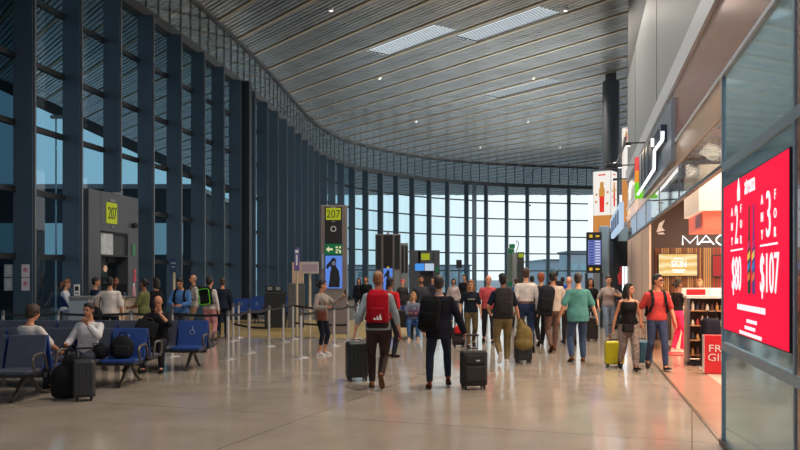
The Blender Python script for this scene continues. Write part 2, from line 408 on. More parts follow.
# glass clad end panel that carries the screen
scr0, scr1 = 5.58, 8.1
pan = struct(empty('wall_screen_panel')); 
b = MB(); lbox(b, 4.2, 8.28, -.32, 0, 0, 3.8); pan = struct(b.build('wall_screen', M_tglass)); bpy.data.objects.remove(bpy.data.objects['wall_screen_panel'])
M_frame = mat('blue_grey_frame', hexc(146, 166, 180), .35, metal=.3)
for z in (5.49, 8.28):
    b = MB(); lbox(b, z-.02, z+.02, -.34, .02, 0, 3.8); b.build('upright', M_frame, pan)
for h, t in ((1.03, .085), (2.86, .085)):
    b = MB(); lbox(b, 3.5, 8.26, 0, .02, h-t/2, h+t/2); b.build('rail', M_frame, pan)
b = MB(); lbox(b, 3.3, 5.46, -.1, .01, 0, 3.8); b.build('wood_panel', mat('amber_wood', hexc(150, 92, 52), .15, noise=.25, nscale=2, coat=.6), pan)
b = MB(); lbox(b, 4.2, 8.32, -.34, .04, 0, .06); b.build('skirting', M_dark, pan)
# LED screen
c = L(7.09, .06, 1.94)
scr = thing('led_screen', 'big red advertising screen with white prices on the glass panel', 'screen', L(6.84, 0, 0))
def sl_(t, h, out): return L(8.1-t*2.52, out-.045, h)-scr.location
M_red = glow('screen_red', hexc(255, 0, 62), 1.0)
M_scrw = glow('screen_white', (1, .93, .96), 1.1)
b = MB(); a0 = L(8.46, 0)-V((*scr.location.xy, 0)); b.M = Matrix.Translation(-scr.location)
lbox(b, 5.57, 8.11, .002, .026, 1.21, 2.65); b.build('housing', M_black, scr)
b = MB(); b.M = Matrix.Translation(-scr.location); lbox(b, 5.58, 8.1, .026, .03, 1.22, 2.64); b.build('display', M_red, scr)
def st(s, t, h, hh, w=None, name='lettering'): return text_mesh(s, name, M_scrw, scr, RL, sl_(t, h, .08), hh, w, .004)
st('atrenza', .50, 2.53, .13, .42)
b = MB(); q = sl_(.31, 2.53, .08)
b.prism([(-.05, -.09), (.05, -.09), (.06, .0), (0, .12), (-.06, 0)], .004, q, Matrix((-LU, LN*-1, V((0, 0, 1)))).transposed()); b.build('logo', M_scrw, scr)
for s_, t0 in (('2', .27), ('3', .77)):
    st(s_, t0, 2.23, .36, .14)
    for k, ch in enumerate('ANY' if 0 else ('A', 'N', 'Y')): 
        st(ch, t0-.085, 2.36-.14*k, .075)
    for k, ch in enumerate('FOR'): st(ch, t0+.085, 2.36-.14*k, .075)
    b = MB(); b.M = Matrix.Translation(-scr.location)
    zc = 8.1-t0*2.52; lbox(b, zc-.28, zc+.28, .032, .036, 1.985, 2.0); b.build('divider', M_scrw, scr)
st('$80', .27, 1.75, .36, .44); st('$107', .78, 1.75, .36, .62)
for t0, h, ww in ((.5, 1.47, 1.1), (.52, 1.36, .36), (.5, 1.30, .42), (.5, 1.245, .9)):
    n = int(ww/.06); 
    g = MB(); R = Matrix((-LU, LN*-1, V((0, 0, 1)))).transposed(); rnd = random.Random(int(h*100))
    x = -ww/2
    while x < ww/2:
        l = rnd.uniform(.03, .09); hh = .05 if ww > 1 else .03
        g.prism([(x, -hh/2), (x+l, -hh/2), (x+l, hh/2), (x, hh/2)], .003, sl_(t0, h, .079), R); x += l+.022
    g.build('small_print', M_scrw, scr)
# two bottles shown on the screen
bot = [(-.05, 0), (.05, 0), (.055, .05), (.055, .3), (.02, .42), (.018, .6), (-.018, .6), (-.02, .42), (-.055, .3), (-.055, .05)]
R = Matrix((-LU, LN*-1, V((0, 0, 1)))).transposed()
for t0, col in ((.49, (40, 60, 46)), (.56, (90, 60, 120))):
    g = MB(); g.prism([(x, z*1.25) for x, z in bot], .003, sl_(t0, 1.6, .079), R); bo = g.build('bottle_picture', glow('pic_%d' % col[0], hexc(*col), 1), scr)
    for k, cc in enumerate(((230, 120, 60), (60, 130, 190), (240, 200, 90), (200, 60, 110))):
        g = MB(); h0 = .1+.09*k; g.prism([(-.045, h0), (.045, h0+.03), (.045, h0+.09), (-.045, h0+.05)], .003, sl_(t0, 1.6, .083), R); g.build('label_art', glow('art_%d' % k, hexc(*cc), .9), bo)

# clerestory glass in the shop line, beige wall below it
b = MB(); lbox(b, 17.2, 25, -.04, -.0, 0, 2.86); bw = struct(b.build('wall_beige', M_beige))
for z in (19.2, 21.2, 23.2):
    g = MB(); lbox(g, z, z+.015, 0, .004, .1, 2.78); g.build('joint', M_brown, bw)
b = MB(); lbox(b, 8.35, 25, -.03, 0, 2.92, 3.42); struct(b.build('window_shop', glass('mirror_glass', (.8, .84, .84), .03, ior=3.2)))
b = MB(); lbox(b, 8.35, 25, -.05, .012, 2.88, 2.92); b.build('glazing_rail', M_steel, bpy.data.objects['window_shop'])
for z in (12, 15, 18, 21):
    g = MB(); lbox(g, z, z+.03, -.03, .01, 2.92, 3.42); g.build('glazing_post', M_steel, bpy.data.objects['window_shop'])
# shop back wall (the brown facade), facing the camera
SP = L(22, -.28); SX = V((.9756, -.2195, 0)).normalized(); RS = Matrix((SX, V((0, 0, 1)), SX.cross(V((0, 0, 1))))).transposed()  # x right, y up, z out to camera
RSB = Matrix((SX, -RS.col[2], V((0, 0, 1)))).transposed()     # x right, y away, z up
def S(px, h, out=0.):           # point on the facade under column px
    t = ((px-400)/F*SP.y-SP.x)/(SX.x-(px-400)/F*SX.y); p = SP+SX*t+V(RS.col[2])*out; return V((p.x, p.y, h))
def SH(px, py):                 # height on the facade
    return H-(py-276)*S(px, 0).y/F
def sbox(mb, px0, px1, h0, h1, o0, o1):
    a = S(px0, 0); c = S(px1, 0); m = (a+c)/2+V(RS.col[2])*(o0+o1)/2; m.z = (h0+h1)/2
    mb.box(m, ((c-a).length, abs(o1-o0), h1-h0), RSB)
b = MB(); sbox(b, 640, 900, 0, 3.9, -.3, 0); fac = struct(b.build('wall_shop', M_brown))
b = MB(); sbox(b, 657, 900, 0, .9, 0, .12); b.build('plinth', M_brown, fac)
rnd = random.Random(3)
for k, px in enumerate(range(656, 726, 2)):
    col = rnd.choice(((196, 140, 84), (150, 90, 52), (120, 66, 40), (210, 164, 110))) if px < 712 else rnd.choice(((200, 70, 60), (150, 44, 40)))
    g = MB(); p0 = S(px, (SH(680, 293)+SH(680, 248))/2, .05); g.box(p0, (.026, .05, SH(680, 248)-SH(680, 293)), RSB); g.build('slat', mat('slat_%d' % col[0], hexc(*col), .5), fac)
t = thing('lightbox_sign', 'glowing golden skin care lightbox on the slatted shop wall', 'sign', S(677, 0))
def loc(o, p): return V(p)-o.location
b = MB(); b.M = Matrix.Translation(-t.location); sbox(b, 657.5, 697, SH(677, 276.5), SH(677, 253.5), .08, .16); b.build('housing', M_dark, t)
def wavy():
    m = bpy.data.materials.new('golden_waves'); m.use_nodes = True; nt = m.node_tree; bs = nt.nodes['Principled BSDF']
    tc = nt.nodes.new('ShaderNodeTexCoord'); wv = nt.nodes.new('ShaderNodeTexWave'); wv.inputs['Scale'].default_value = 1.6; wv.inputs['Distortion'].default_value = 6; wv.bands_direction = 'Z'
    r = nt.nodes.new('ShaderNodeValToRGB'); r.color_ramp.elements[0].color = (*hexc(238, 186, 92), 1); r.color_ramp.elements[1].color = (*hexc(255, 232, 176), 1)
    nt.links.new(tc.outputs['Object'], wv.inputs['Vector']); nt.links.new(wv.outputs['Fac'], r.inputs['Fac']); nt.links.new(r.outputs['Color'], bs.inputs['Emission Color'])
    bs.inputs['Base Color'].default_value = (0, 0, 0, 1); bs.inputs['Emission Strength'].default_value = .95; return m
b = MB(); b.M = Matrix.Translation(-t.location); sbox(b, 658.3, 696.2, SH(677, 275.8), SH(677, 254.2), .16, .165); b.build('picture', wavy(), t)
text_mesh('SKIN', 'lettering', M_whiteglow, t, RS, loc(t, S(678, SH(678, 264), .175)), .17, .38, .01)
for hh, ww in ((SH(678, 270), .34), (SH(678, 272), .26), (SH(678, 258.5), .2)):
    g = MB(); g.box(loc(t, S(678, hh, .172)), (ww, .006, .022), RSB); g.build('small_print', M_whiteglow, t)
t = thing('lightbox_sign', 'red lightbox at the right end of the slatted shop wall', 'sign', S(716, 0))
b = MB(); b.M = Matrix.Translation(-t.location); sbox(b, 711, 745, SH(720, 277), SH(720, 255), .08, .16); b.build('housing', M_dark, t)
b = MB(); b.M = Matrix.Translation(-t.location); sbox(b, 712, 744, SH(720, 276), SH(720, 256), .16, .165); b.build('picture', glow('red_box', hexc(200, 52, 52), .9), t)
t = thing('shop_sign', 'white MAC lettering on the dark brown shop front', 'sign', S(708, 0))

o_ = loc(t, S(682.5, SH(682, 245), .04))
def stroke(name, pts):
    b = MB(); b.tube([o_+RS@V((x, y, 0)) for x, y in pts], .021, 6); b.build(name, M_whiteglow, t)
stroke('letter', [(0, 0), (0, .25), (.19, .05), (.38, .25), (.38, 0)])
stroke('letter', [(.40, 0), (.6, .25), (.8, 0)]); stroke('letter_bar', [(.47, .08), (.73, .08)])
stroke('letter', [(1.22, .22), (1.1, .26), (.95, .25), (.86, .17), (.86, .08), (.95, 0), (1.1, -.01), (1.22, .03)])
t = thing('shop_emblem', 'small white swoosh emblem high on the brown shop front', 'sign', S(661, SH(661, 227)))
g = MB(); g.prism([(-.12, -.14), (.1, -.1), (.02, 0), (.1, .2), (-.05, .1)], .03, (0, 0, 0), RSB); g.build('emblem', M_white, t)
g = MB(); g.prism([(-.06, -.2), (.1, -.2), (.06, -.15), (-.1, -.16)], .03, (0, 0, 0), RSB); g.build('emblem_base', M_white, t)
# canopy over the cash desk
A = V((4.3, 11.5, 0)); 
t = thing('canopy', 'cream box canopy with coral underside hanging over the shop till', 'canopy', (4.3, 11.5, 2.4), math.atan2(-.2195, .9756))
M_crm = mat('cream_panel', hexc(240, 222, 200), .5); M_crml = mat('cream_lightbox', hexc(240, 222, 200), .5, emit=hexc(250, 226, 200), estr=.45); M_coral = mat('coral_lightbox', hexc(236, 110, 84), .5, emit=hexc(246, 120, 90), estr=.6)
b = MB(); b.box((1.3, .85, .62), (2.6, 1.7, .66)); b.build('body', M_crml, t)
b = MB(); b.box((1.3, .88, .17), (2.46, 1.6, .28)); b.build('underside', M_coral, t)
b = MB(); b.box((.062, .5, .17), (.02, .6, .2)); b.build('picture', mat('pink_picture', hexc(214, 120, 120), .4, noise=.4, nscale=6), t)
for x, y in ((.5, .5), (2.2, .5), (.5, 1.4), (2.2, 1.4)):
    b = MB(); b.cyl((x, y, .95), (x, y, 1.62), .02); b.build('hanger', M_steel, t)
# illuminated name sign (Y ...) on the fascia
t = thing('shop_sign', 'blue grey sign box with big white outlined letters above the beige wall', 'sign', L(15, 0, 3.9))
TT = Matrix.Translation(-t.location)
b = MB(); b.M = TT; lbox(b, 12.3, 18.2, .01, .08, 3.52, 4.5); b.build('box', mat('sign_blue_grey', hexc(120, 134, 150), .4), t)
for nm_, c_, h0, h1 in (('green_edge', (120, 220, 40), 3.5, 3.85), ('orange_edge', (250, 150, 40), 3.85, 4.12), ('red_edge', (235, 40, 50), 4.12, 4.42)):
    b = MB(); b.M = TT; lbox(b, 17.9, 18.1, .08, .24, h0, h1); b.build(nm_, glow(nm_, hexc(*c_), .9), t)
M_navy = mat('navy_letter_side', hexc(36, 42, 62), .4)
for z0, z1, h0, h1 in ((17.0, 17.6, 3.66, 4.36), (16.2, 16.8, 3.66, 4.33), (15.4, 16.0, 3.66, 4.3), (14.5, 15.2, 3.66, 4.27), (12.9, 14.3, 3.92, 4.2)):
    b = MB(); b.M = TT; lbox(b, z0, z1, .08, .18, h0, h1); lt = b.build('letter_block', M_navy, t)
    b = MB(); b.M = TT; lbox(b, z0, z0+.06, .18, .19, h0, h1); b.build('letter_edge', M_frame, lt)
b = MB(); b.M = TT; b.tube([L(z_, .2, h_) for z_, h_ in ((17.7, 3.56), (15.9, 3.57), (13.85, 3.6), (13.8, 3.62), (13.76, 3.9), (13.7, 3.91), (12.45, 3.87), (12.4, 3.89), (12.38, 4.0))], .028, 6); b.build('light_outline', M_whiteglow, t)
b = MB(); b.M = TT; b.tube([L(14.1, .2, 4.04), L(14.1, .2, 4.18)], .03, 6); b.build('light_tick', M_whiteglow, t)
# security camera on an arm
t = thing('security_camera', 'dark security camera on a bent arm beside the tall white poster', 'camera', L(25, .05, 5.7))
b = MB(); b.M = Matrix.Translation(-t.location); b.tube([L(25, .06, 6.1), L(25, .12, 5.8), L(25, .32, 5.3), L(25, .42, 5.25)], .04); b.build('arm', M_steel, t)
b = MB(); q = L(25, .5, 5.2)-t.location; b.rbox(q, (.35, .14, .14), .03); b.build('camera_body', M_dark, t)
# bracketed security camera on the grey wall
t = thing('security_camera', 'dome camera on a slanted pole high on the grey right wall', 'camera', L(12, .02, 6.0))
b = MB(); b.M = Matrix.Translation(-t.location); b.tube([L(12.6, .12, 7.3), L(11.6, .16, 6.25)], .05); b.build('pole', M_beam, t)
b = MB(); b.M = Matrix.Translation(-t.location); b.tube([L(11.7, .05, 6.6), L(11.7, .2, 6.55)], .03); b.build('bracket', M_dark, t)
# shop furniture
M_redp = mat('red_panel', hexc(206, 28, 40), .35)
X0, Y0 = gp(712, 375)
t = thing('display_stand', 'red FREE GIFT panel stand at the shop entrance', 'stand', (X0+.12, Y0, 0), -.22)
b = MB(); b.rbox((.12, .1, .36), (.72, .18, .68), .012); b.build('panel', M_redp, t)
b = MB(); b.box((-.245, .1, .36), (.012, .19, .68)); b.build('edge', M_chrome, t)
text_mesh('FREE', 'lettering', M_white, t, RF, (-.16, .004, .47), .12, .42, .006, 'L'); text_mesh('GIFT', 'lettering', M_white, t, RF, (-.18, .004, .31), .13, .42, .006, 'L')
X0, Y0 = gp(706, 366)
t = thing('shelf_unit', 'glass shelf unit of cosmetics inside the shop entrance', 'shelf', (X0, Y0, 0), -.22)
for sx in (-.32, .42):
    b = MB(); b.box((sx, .25, .68), (.05, .5, 1.28)); b.build('side_panel', M_steel if sx < 0 else M_dark, t)
b = MB(); b.box((.05, .25, .04), (.8, .54, .08)); b.build('base', M_dark, t)
b = MB(); b.box((.05, .25, 1.34), (.82, .54, .05)); b.build('top', M_white, t)
b = MB(); b.box((.05, .48, .7), (.7, .03, 1.2)); b.build('back_panel', mat('shelf_back', hexc(110, 80, 60), .5), t)
for k in range(4):
    b = MB(); b.box((.05, .24, .2+.29*k), (.7, .46, .02)); b.build('shelf', mat('wood_shelf', hexc(190, 140, 96), .4), t)
rnd = random.Random(5)
SHELF = (X0, Y0)
bc = 0
for k in range(4):
    for q in range(7):
        col = rnd.choice(((180, 60, 60), (230, 220, 200), (90, 60, 50), (70, 70, 80), (200, 150, 90)))
        h_ = rnd.uniform(.1, .18); lx, ly = -.23+.09*q, .12
        ca, sa = math.cos(-.22), math.sin(-.22); wx, wy = X0+lx*ca-ly*sa, Y0+lx*sa+ly*ca
        b = MB(); b.cyl((0, 0, 0), (0, 0, h_*.7), .03, n=10); b.cyl((0, 0, h_*.7), (0, 0, h_), .016, n=8)
        o = b.build('cosmetic_bottle', mat('pack_%d' % col[0], hexc(*col), .3)); o.location = (wx, wy, .211+.29*k)
        tag(o, '%s cosmetic bottle, %s from the left on the %s shelf of the glass unit' % ({180: 'red', 230: 'cream', 90: 'brown', 70: 'grey', 200: 'tan'}[col[0]], ('first', 'second', 'third', 'fourth', 'fifth', 'sixth', 'last')[q], ('lowest', 'second lowest', 'third', 'top')[k]), 'bottle', 'cosmetics on the glass shelf unit')
X0, Y0 = gp(700, 350)
t = thing('till_counter', 'white shop till counter with a red name strip', 'counter', (X0, Y0, 0), -.22)
b = MB(); b.box((.2, .45, .6), (1.5, .8, 1.2)); b.build('body', M_crm, t)
b = MB(); b.box((.2, .45, 1.23), (1.6, .9, .06)); b.build('worktop', M_white, t)
b = MB(); b.box((-.56, .05, .62), (.06, .06, 1.24)); b.build('corner_post', M_beam, t)
b = MB(); b.box((.18, .0, 1.34), (1.2, .1, .26)); nb_ = b.build('name_board', M_white, t)
b = MB(); b.box((-.1, -.055, 1.35), (.42, .012, .17)); rs_ = b.build('red_strip', M_redp, nb_)
b = MB(); b.rbox((.32, -.06, 1.34), (.26, .02, .23), .01); b.build('price_card', mat('card_blue_white', hexc(214, 224, 240), .5), nb_)
X0, Y0 = gp(680, 354.5)
t = thing('floor_mat', 'red floor mat by the pink trousered woman', 'mat', (X0, Y0, 0), -.22)
b = MB(); b.rbox((0, 0, .018), (.5, .75, .014), .006); b.build('mat', mat('red_mat', hexc(196, 52, 46), .7), t)
b = MB(); b.box((0, -.1, .0262), (.3, .1, .003)); b.build('print', mat('mat_print', hexc(225, 150, 130), .7), t)

# tall poster lightboxes
def poster(name, lab, loc_, rz, w_, d_, h0, h1, full):
    t = thing(name, lab, 'advertising column', loc_, rz)
    b = MB(); b.box((0, 0, (h0+h1)/2), (w_, d_, h1-h0)); b.build('body', M_greyp, t)
    pw = glow('poster_white', (1, .95, .88), .9); po = glow('poster_orange', hexc(226, 150, 78), .8); pr = glow('poster_red', hexc(226, 52, 40), 1.0); py_ = glow('poster_amber', hexc(214, 150, 70), .9)
    for face, (R, off, ww) in enumerate(((Matrix.Identity(3), V((0, -d_/2-.006, 0)), w_), (Matrix.Rotation(math.pi/2, 3, 'Z'), V((w_/2+.006, 0, 0)), d_), (Matrix.Rotation(-math.pi/2, 3, 'Z'), V((-w_/2-.006, 0, 0)), d_))):
        hm = h1-.03; hb = max(h0, h1-3.1); hh = hm-hb
        b = MB(); b.box(off+V((0, 0, hb+hh*.73)), (ww*.96, .012, hh*.54), R); pp = b.build('poster', pw, t)
        b = MB(); b.box(off+V((0, 0, hb+hh*.23)), (ww*.96, .012, hh*.46), R); b.build('poster_base', po, t)
        k = 1.012
        o2 = off*k+off.normalized()*.004
        def art(poly, m, dz): 
            g = MB(); g.prism([(x*ww, z*ww*1.0) for x, z in poly], .006, o2+V((0, 0, dz)), R); g.build('artwork', m, pp)
        art([(-.2, -.03), (.2, -.03), (.2, .04), (-.2, .04)], pr, hm-ww*.2)
        zb = hm-ww*1.35
        art([(-.16, -.35), (.16, -.35), (.16, .0), (.1, .15), (.1, .42), (-.1, .42), (-.1, .15), (-.16, 0)], py_, zb+ww*.35)
        art([(-.12, -.85), (.12, -.85), (.14, 0), (-.14, 0)], pr, zb)
        for (x, z) in ((-.3, .1), (.32, .2), (-.33, -.3), (.3, -.4)): art([(x-.07, z-.05), (x+.03, z-.05), (x+.08, z+.04), (x-.04, z+.08)], po, zb)
        art([(.02, -.12), (.3, -.12), (.3, .18), (.02, .18)], pw, hb+ww*.6)
    return t
X, Z = xz(604.5, 170, 30)
poster('advertising_column', 'tall white poster column showing a drink beside the far wall', (X+.12, 30.4, 0), -.62, .7, .6, 0, Z, True)
X, Z = xz(624.5, 127, 26.2)
poster('advertising_panel', 'narrow white poster panel hung behind the grey right wall corner', (X+.1, 26.4, 3.4), -.22, .2, .5, 0, Z-3.4, True)
# grey kiosk pillar and other shop pieces beyond the beige wall
t = thing('display_pillar', 'grey pillar with two dark screens in front of the poster column', 'pillar', (*xz(607.5, 0, 28)[:1], 28, 0), -.2)
b = MB(); b.rbox((-.12, .1, 1.75), (.32, .5, 3.5), .04); b.build('body', M_frame, t)
b = MB(); b.rbox((.2, .12, 1.72), (.34, .45, 3.44), .02); b.build('casing', M_greyp, t)
for z in (2.2, 2.95):
    b = MB(); b.box((.2, -.112, z), (.27, .02, .66)); b.build('screen', M_black, t)
t = thing('shop_sign', 'blue white illuminated sign of the farther shop', 'sign', L(24.6, .35, 3.2))
b = MB(); b.M = Matrix.Translation(-t.location); lbox(b, 21.4, 28.5, .3, .4, 3.05, 3.75); b.build('board', glow('blue_white_sign', hexc(190, 214, 238), .9), t)
for k, z in enumerate((22.6, 24, 25.4, 26.8)):
    g = MB(); g.M = Matrix.Translation(-t.location); lbox(g, z-.35, z+.35, .4, .42, 3.2, 3.6); g.build('letter_shape', mat('sign_navy', hexc(60, 84, 130), .4), t)
t = thing('shop_display', 'dark shop display with a red garment picture beside the grey pillar', 'display', L(26.3, .1, 0))
b = MB(); b.box((-.05, .2, 1.45), (.5, .4, 2.9)); b.build('cabinet', M_black, t)
b = MB(); b.box((-.02, -.01, 1.75), (.3, .02, .9)); pc = b.build('picture', mat('dark_picture', hexc(40, 32, 34), .3), t)
b = MB(); b.prism([(-.1, -.25), (.1, -.25), (.14, .05), (.05, .2), (-.05, .2), (-.14, .05)], .01, (-.02, -.026, 1.72)); b.ball((-.02, -.03, 2.0), (.07, .01, .08)); b.build('garment', mat('garment_red', hexc(200, 50, 50), .6), pc)
t = thing('light_column', 'white glowing tube column at the end of the beige wall', 'light', L(25.3, .12, 0))
for k in range(3):
    b = MB(); b.cyl((.08*k, .0, .5), (.08*k, 0, 2.05), .025); b.build('tube', glow('tube_white', (.85, .93, 1), 2.2), t)
b = MB(); b.box((.08, .03, .25), (.3, .12, .5)); b.build('base', M_greyp, t)
# second far round pillar
M_pil = M_dkcol
b = MB(); X = 10.0; b.cyl((X+.15, 38.5, 0), (X+.15, 38.5, CZ-.35), .4, n=32); b.cyl((X+.15, 38.5, CZ-.35), (X+.15, 38.5, CZ), .26, n=24); struct(b.build('trim_11', mat('pillar_dark', hexc(70, 75, 80), .4, metal=.4)))

# flight information display
X, _ = xz(594.5, 0, 27)
t = thing('information_display', 'flight information board of purple rows with yellow header signs', 'display', (X, 27, 0), -.05)
_, zt = xz(0, 232, 27); _, zb = xz(0, 273, 27)
b = MB(); b.rbox((0, .1, (zt+zb)/2), (.5, .16, zt-zb), .02); b.build('housing', M_black, t)
for sx in (-.25, .25):
    b = MB(); b.box((sx, .12, zb/2), (.08, .1, zb)); b.build('post', M_dark, t)
b = MB(); b.box((0, -.01, (zt+zb)/2), (.43, .02, (zt-zb)*.6)); dsp = b.build('screen', glow('fids_blue', hexc(110, 124, 190), .9), t)
rnd = random.Random(2)
for k in range(9):
    z = (zt+zb)/2+(zt-zb)*.27-(zt-zb)*.54*k/8
    g = MB(); g.box((-.1, -.022, z), (.15, .006, .04)); g.build('row', glow('fids_a', hexc(60, 70, 150), .9), dsp)
    g = MB(); g.box((.1, -.022, z), (.16, .006, .04)); g.build('row', glow('fids_b', hexc(150, 70, 200) if k % 2 else hexc(220, 220, 245), .9), dsp)
M_yel = glow('sign_yellow', hexc(236, 190, 60), .85)
for z in (zt-.14, zb+.13):
    g = MB(); g.box((-.12, -.006, z), (.1, .02, .1)); g.build('pictogram', M_yel, t)
    g = MB(); g.box((.1, -.006, z), (.12, .02, .06)); g.build('pictogram', M_yel, t)

# ------------------------------------------------------------------ gate kiosks
M_lime = glow('gate_yellow', hexc(190, 200, 44), .62)
M_exit = glow('exit_green', hexc(18, 104, 62), .8)
M_bscr = glow('screen_blue', hexc(96, 140, 232), .85)
M_sil = mat('silhouette', hexc(16, 18, 26), .6)
M_glet = mat('gate_digit', hexc(40, 46, 30), .5)
def silhouette(mb, w_, h_, y, z0, x0=0):
    q = [(-.34, 0), (.42, 0), (.44, .3), (.36, .56), (.2, .68), (.16, .74), (.2, .9), (.1, .98), (-.08, .98), (-.2, .88), (-.44, .76), (-.5, .66), (-.42, .6), (-.2, .72), (-.14, .64), (-.22, .5), (-.26, .25)]
    mb.prism([(x0+x*w_, z0+z*h_) for x, z in q], .006, (0, y, 0))
def kiosk(px, d, top_py, w_, lab, full, rz=0., wings=False):
    X, zt = xz(px, top_py, d)
    t = thing('gate_kiosk', lab, 'kiosk', (X, d, 0), rz)
    b = MB(); b.rbox((0, .2, zt/2), (w_, .4, zt), .03); b.build('body', mat('kiosk_grey', hexc(126, 116, 112), .4, metal=.3), t)
    pw = w_*.64 if not wings else w_*.36
    b = MB(); b.box((0, -.005, zt*.72), (pw, .03, zt*.53)); b.build('sign_panel', M_black, t)
    if full:
        b = MB(); b.box((0, -.025, zt-.27), (pw*.86, .02, .36)); g = b.build('gate_sign', M_lime, t)
        text_mesh('207', 'gate_number', M_glet, g, RF, (0, -.04, zt-.27), .23, .4, .01)
        for z_, w_ in ((zt-.08, .3), (zt-.5, .2)):
            b = MB(); b.box((0, -.025, z_), (pw*w_, .01, .035)); b.build('small_print', M_greyp, t)
        b = MB(); b.tube([(.075*math.cos(a*.6283), -.03, zt-.72+.075*math.sin(a*.6283)) for a in range(11)], .014); b.build('ring_symbol', M_white, t)
        z2 = zt-1.33
        b = MB(); b.box((0, -.025, z2), (pw*1.0, .02, .32)); g = b.build('exit_sign', M_exit, t)
        M_pic = glow('exit_cream', hexc(226, 222, 170), .9)
        b = MB(); b.prism([(-.22, 0), (-.13, .09), (-.13, .03), (-.02, .03), (-.02, -.03), (-.13, -.03), (-.13, -.09)], .01, (0, -.04, z2)); b.build('arrow', M_pic, g)
        b = MB()
        for (x, z, a, c_) in ((.1, .06, .07, .05), (.2, .06, .05, .06), (.12, -.02, .1, .03), (.1, -.09, .06, .05), (.2, -.07, .05, .09)): b.box((x, -.04, z2+z), (a, .01, c_))
        b.build('pictogram', M_pic, g)
        z3 = z2-.18
        b = MB(); b.box((.01, -.025, z3-.5), (pw*.98, .02, .98)); g = b.build('screen', M_bscr, t)
        b = MB(); silhouette(b, pw*.86, .9, -.04, z3-.96); fp_ = b.build('figure_picture', M_sil, g)
        b = MB(); b.ball((.01, -.046, z3-.24), (.06, .003, .07)); b.build('face_picture', mat('picture_face', hexc(120, 130, 170), .6), fp_) if 0 else b.build('face_picture', mat('picture_face', hexc(120, 130, 170), .6), g)
        b = MB(); b.box((-pw*.62, -.03, z3-.18), (.06, .05, .45)); b.build('side_tablet', M_frame, t)
    else:
        b = MB(); b.box((0, -.025, zt*.36+.16), (pw, .02, zt*.3)); g = b.build('screen', M_bscr, t)
        b = MB(); silhouette(b, pw*.86, zt*.27, -.04, zt*.23+.12); b.build('figure_picture', M_sil, g)
        b = MB(); b.ball((0, -.03, zt*.56), .05); b.build('light', M_yel, t)
    if wings:
        for sx in (-1, 1):
            b = MB(); b.box((sx*w_*.36, -.01, zt*.76), (w_*.2, .04, zt*.44)); b.build('louvre_panel', M_dark, t)
            b = MB(); b.box((sx*w_*.36, -.012, zt*.27), (w_*.24, .04, zt*.5)); b.build('lower_panel', M_greyp, t)
        b = MB(); b.ball((0, .2, zt+.05), .07); b.build('beacon', M_greyp, t)
    return t
kiosk(333.5, 24, 205, .8, 'tall grey gate kiosk with yellow 207 sign and green exit sign', True)
kiosk(388, 41, 234, 1.3, 'wide grey gate kiosk with black top panel and blue screen', False, wings=True)
X, zt = xz(404.5, 243, 44)
t = thing('gate_kiosk', 'slim grey tower right behind the wide kiosk with the blue screen', 'kiosk', (X, 44, 0))
b = MB(); b.rbox((0, .2, zt/2), (.42, .4, zt), .03); b.build('body', M_greyp, t)
for sx in (-.1, .1):
    b = MB(); b.box((sx, -.01, zt*.75), (.14, .03, zt*.42)); b.build('dark_panel', M_dark, t)
b = MB(); b.ball((-.05, -.03, zt*.42), .06); b.build('green_light', glow('green_led', hexc(150, 220, 60), 1.2), t)
for px, d, top, lab in ((511, 60, 248, 'grey green gate column on the left of the far pair'), (521, 58, 252, 'black gate column on the right of the far pair')):
    X, zt = xz(px, top, d)
    t = thing('gate_kiosk', lab, 'kiosk', (X, d, 0))
    b = MB(); b.rbox((0, .2, zt/2), (.45 if px > 515 else .5, .4, zt), .03); b.build('body', mat('col_%d' % px, hexc(88, 104, 98) if px < 515 else hexc(46, 52, 52), .4), t)
    b = MB(); b.box((0, -.01, zt-.25), (.36, .03, .28)); b.build('gate_sign', M_lime if px > 515 else M_exit, t)
    b = MB(); b.box((0, -.01, zt*.3), (.36, .03, .3)); b.build('green_plate', M_exit, t)
    if px < 515: 
        b = MB(); b.box((.1, .15, zt+.15), (.42, .1, .3)); b.build('exit_sign', M_exit, t)
X, zt = xz(516.5, 250, 59)
t = thing('lamp_post', 'white hooked lamp on a grey cabinet between the far gate columns', 'lamp', (X, 59.5, 0))
b = MB(); b.rbox((0, .1, 1.75), (.4, .4, 3.5), .03); b.build('cabinet', M_greyp, t)
b = MB(); b.tube([(.05, .1, 3.5), (.2, .1, 3.9), (.25, .1, 4.3), (.1, .1, 4.4), (.08, .1, 4.2)], .035); b.build('hook', M_greyp, t)
# far gate portal
X, zt = xz(425, 250, 61)
t = thing('gate_portal', 'dark boarding gate portal with a yellow sign by the far glass wall', 'portal', (X, 61.5, 0))
b = MB(); b.box((-.75, .3, zt/2), (.8, .6, zt)); b.box((.9, .3, zt/2), (.5, .6, zt)); b.box((.1, .3, zt-.75), (1.2, .6, 1.5)); b.build('frame', mat('portal_dark', hexc(56, 60, 66), .4), t)
b = MB(); b.box((.1, .5, 1.0), (1.2, .1, 2.3)); b.build('doorway', M_black, t)
b = MB(); b.box((0.05, -.02, zt-.5), (.65, .04, .5)); b.build('gate_sign', M_lime, t)
b = MB(); b.box((-.4, -.02, zt-1.3), (.7, .04, .55)); b.build('blue_screen', glow('scr_cyan', hexc(70, 150, 232), .95), t)
b = MB(); b.box((.35, -.02, zt-1.3), (.7, .04, .55)); b.build('white_screen', glow('scr_pale', hexc(190, 206, 226), .9), t)
b = MB(); b.box((.95, -.02, zt-1.5), (.22, .04, .4)); b.build('exit_sign', M_exit, t)
# near gate portal on the left glass wall
PA, PB = V((-7.98, 20.5, 0)), V((-7.62, 23.3, 0)); PU = (PB-PA).normalized(); PN = V((PU.y, -PU.x, 0))
t = thing('gate_portal', 'grey boarding gate portal with yellow 207 sign on the left glass wall', 'portal', PA, math.atan2(PU.y, PU.x))
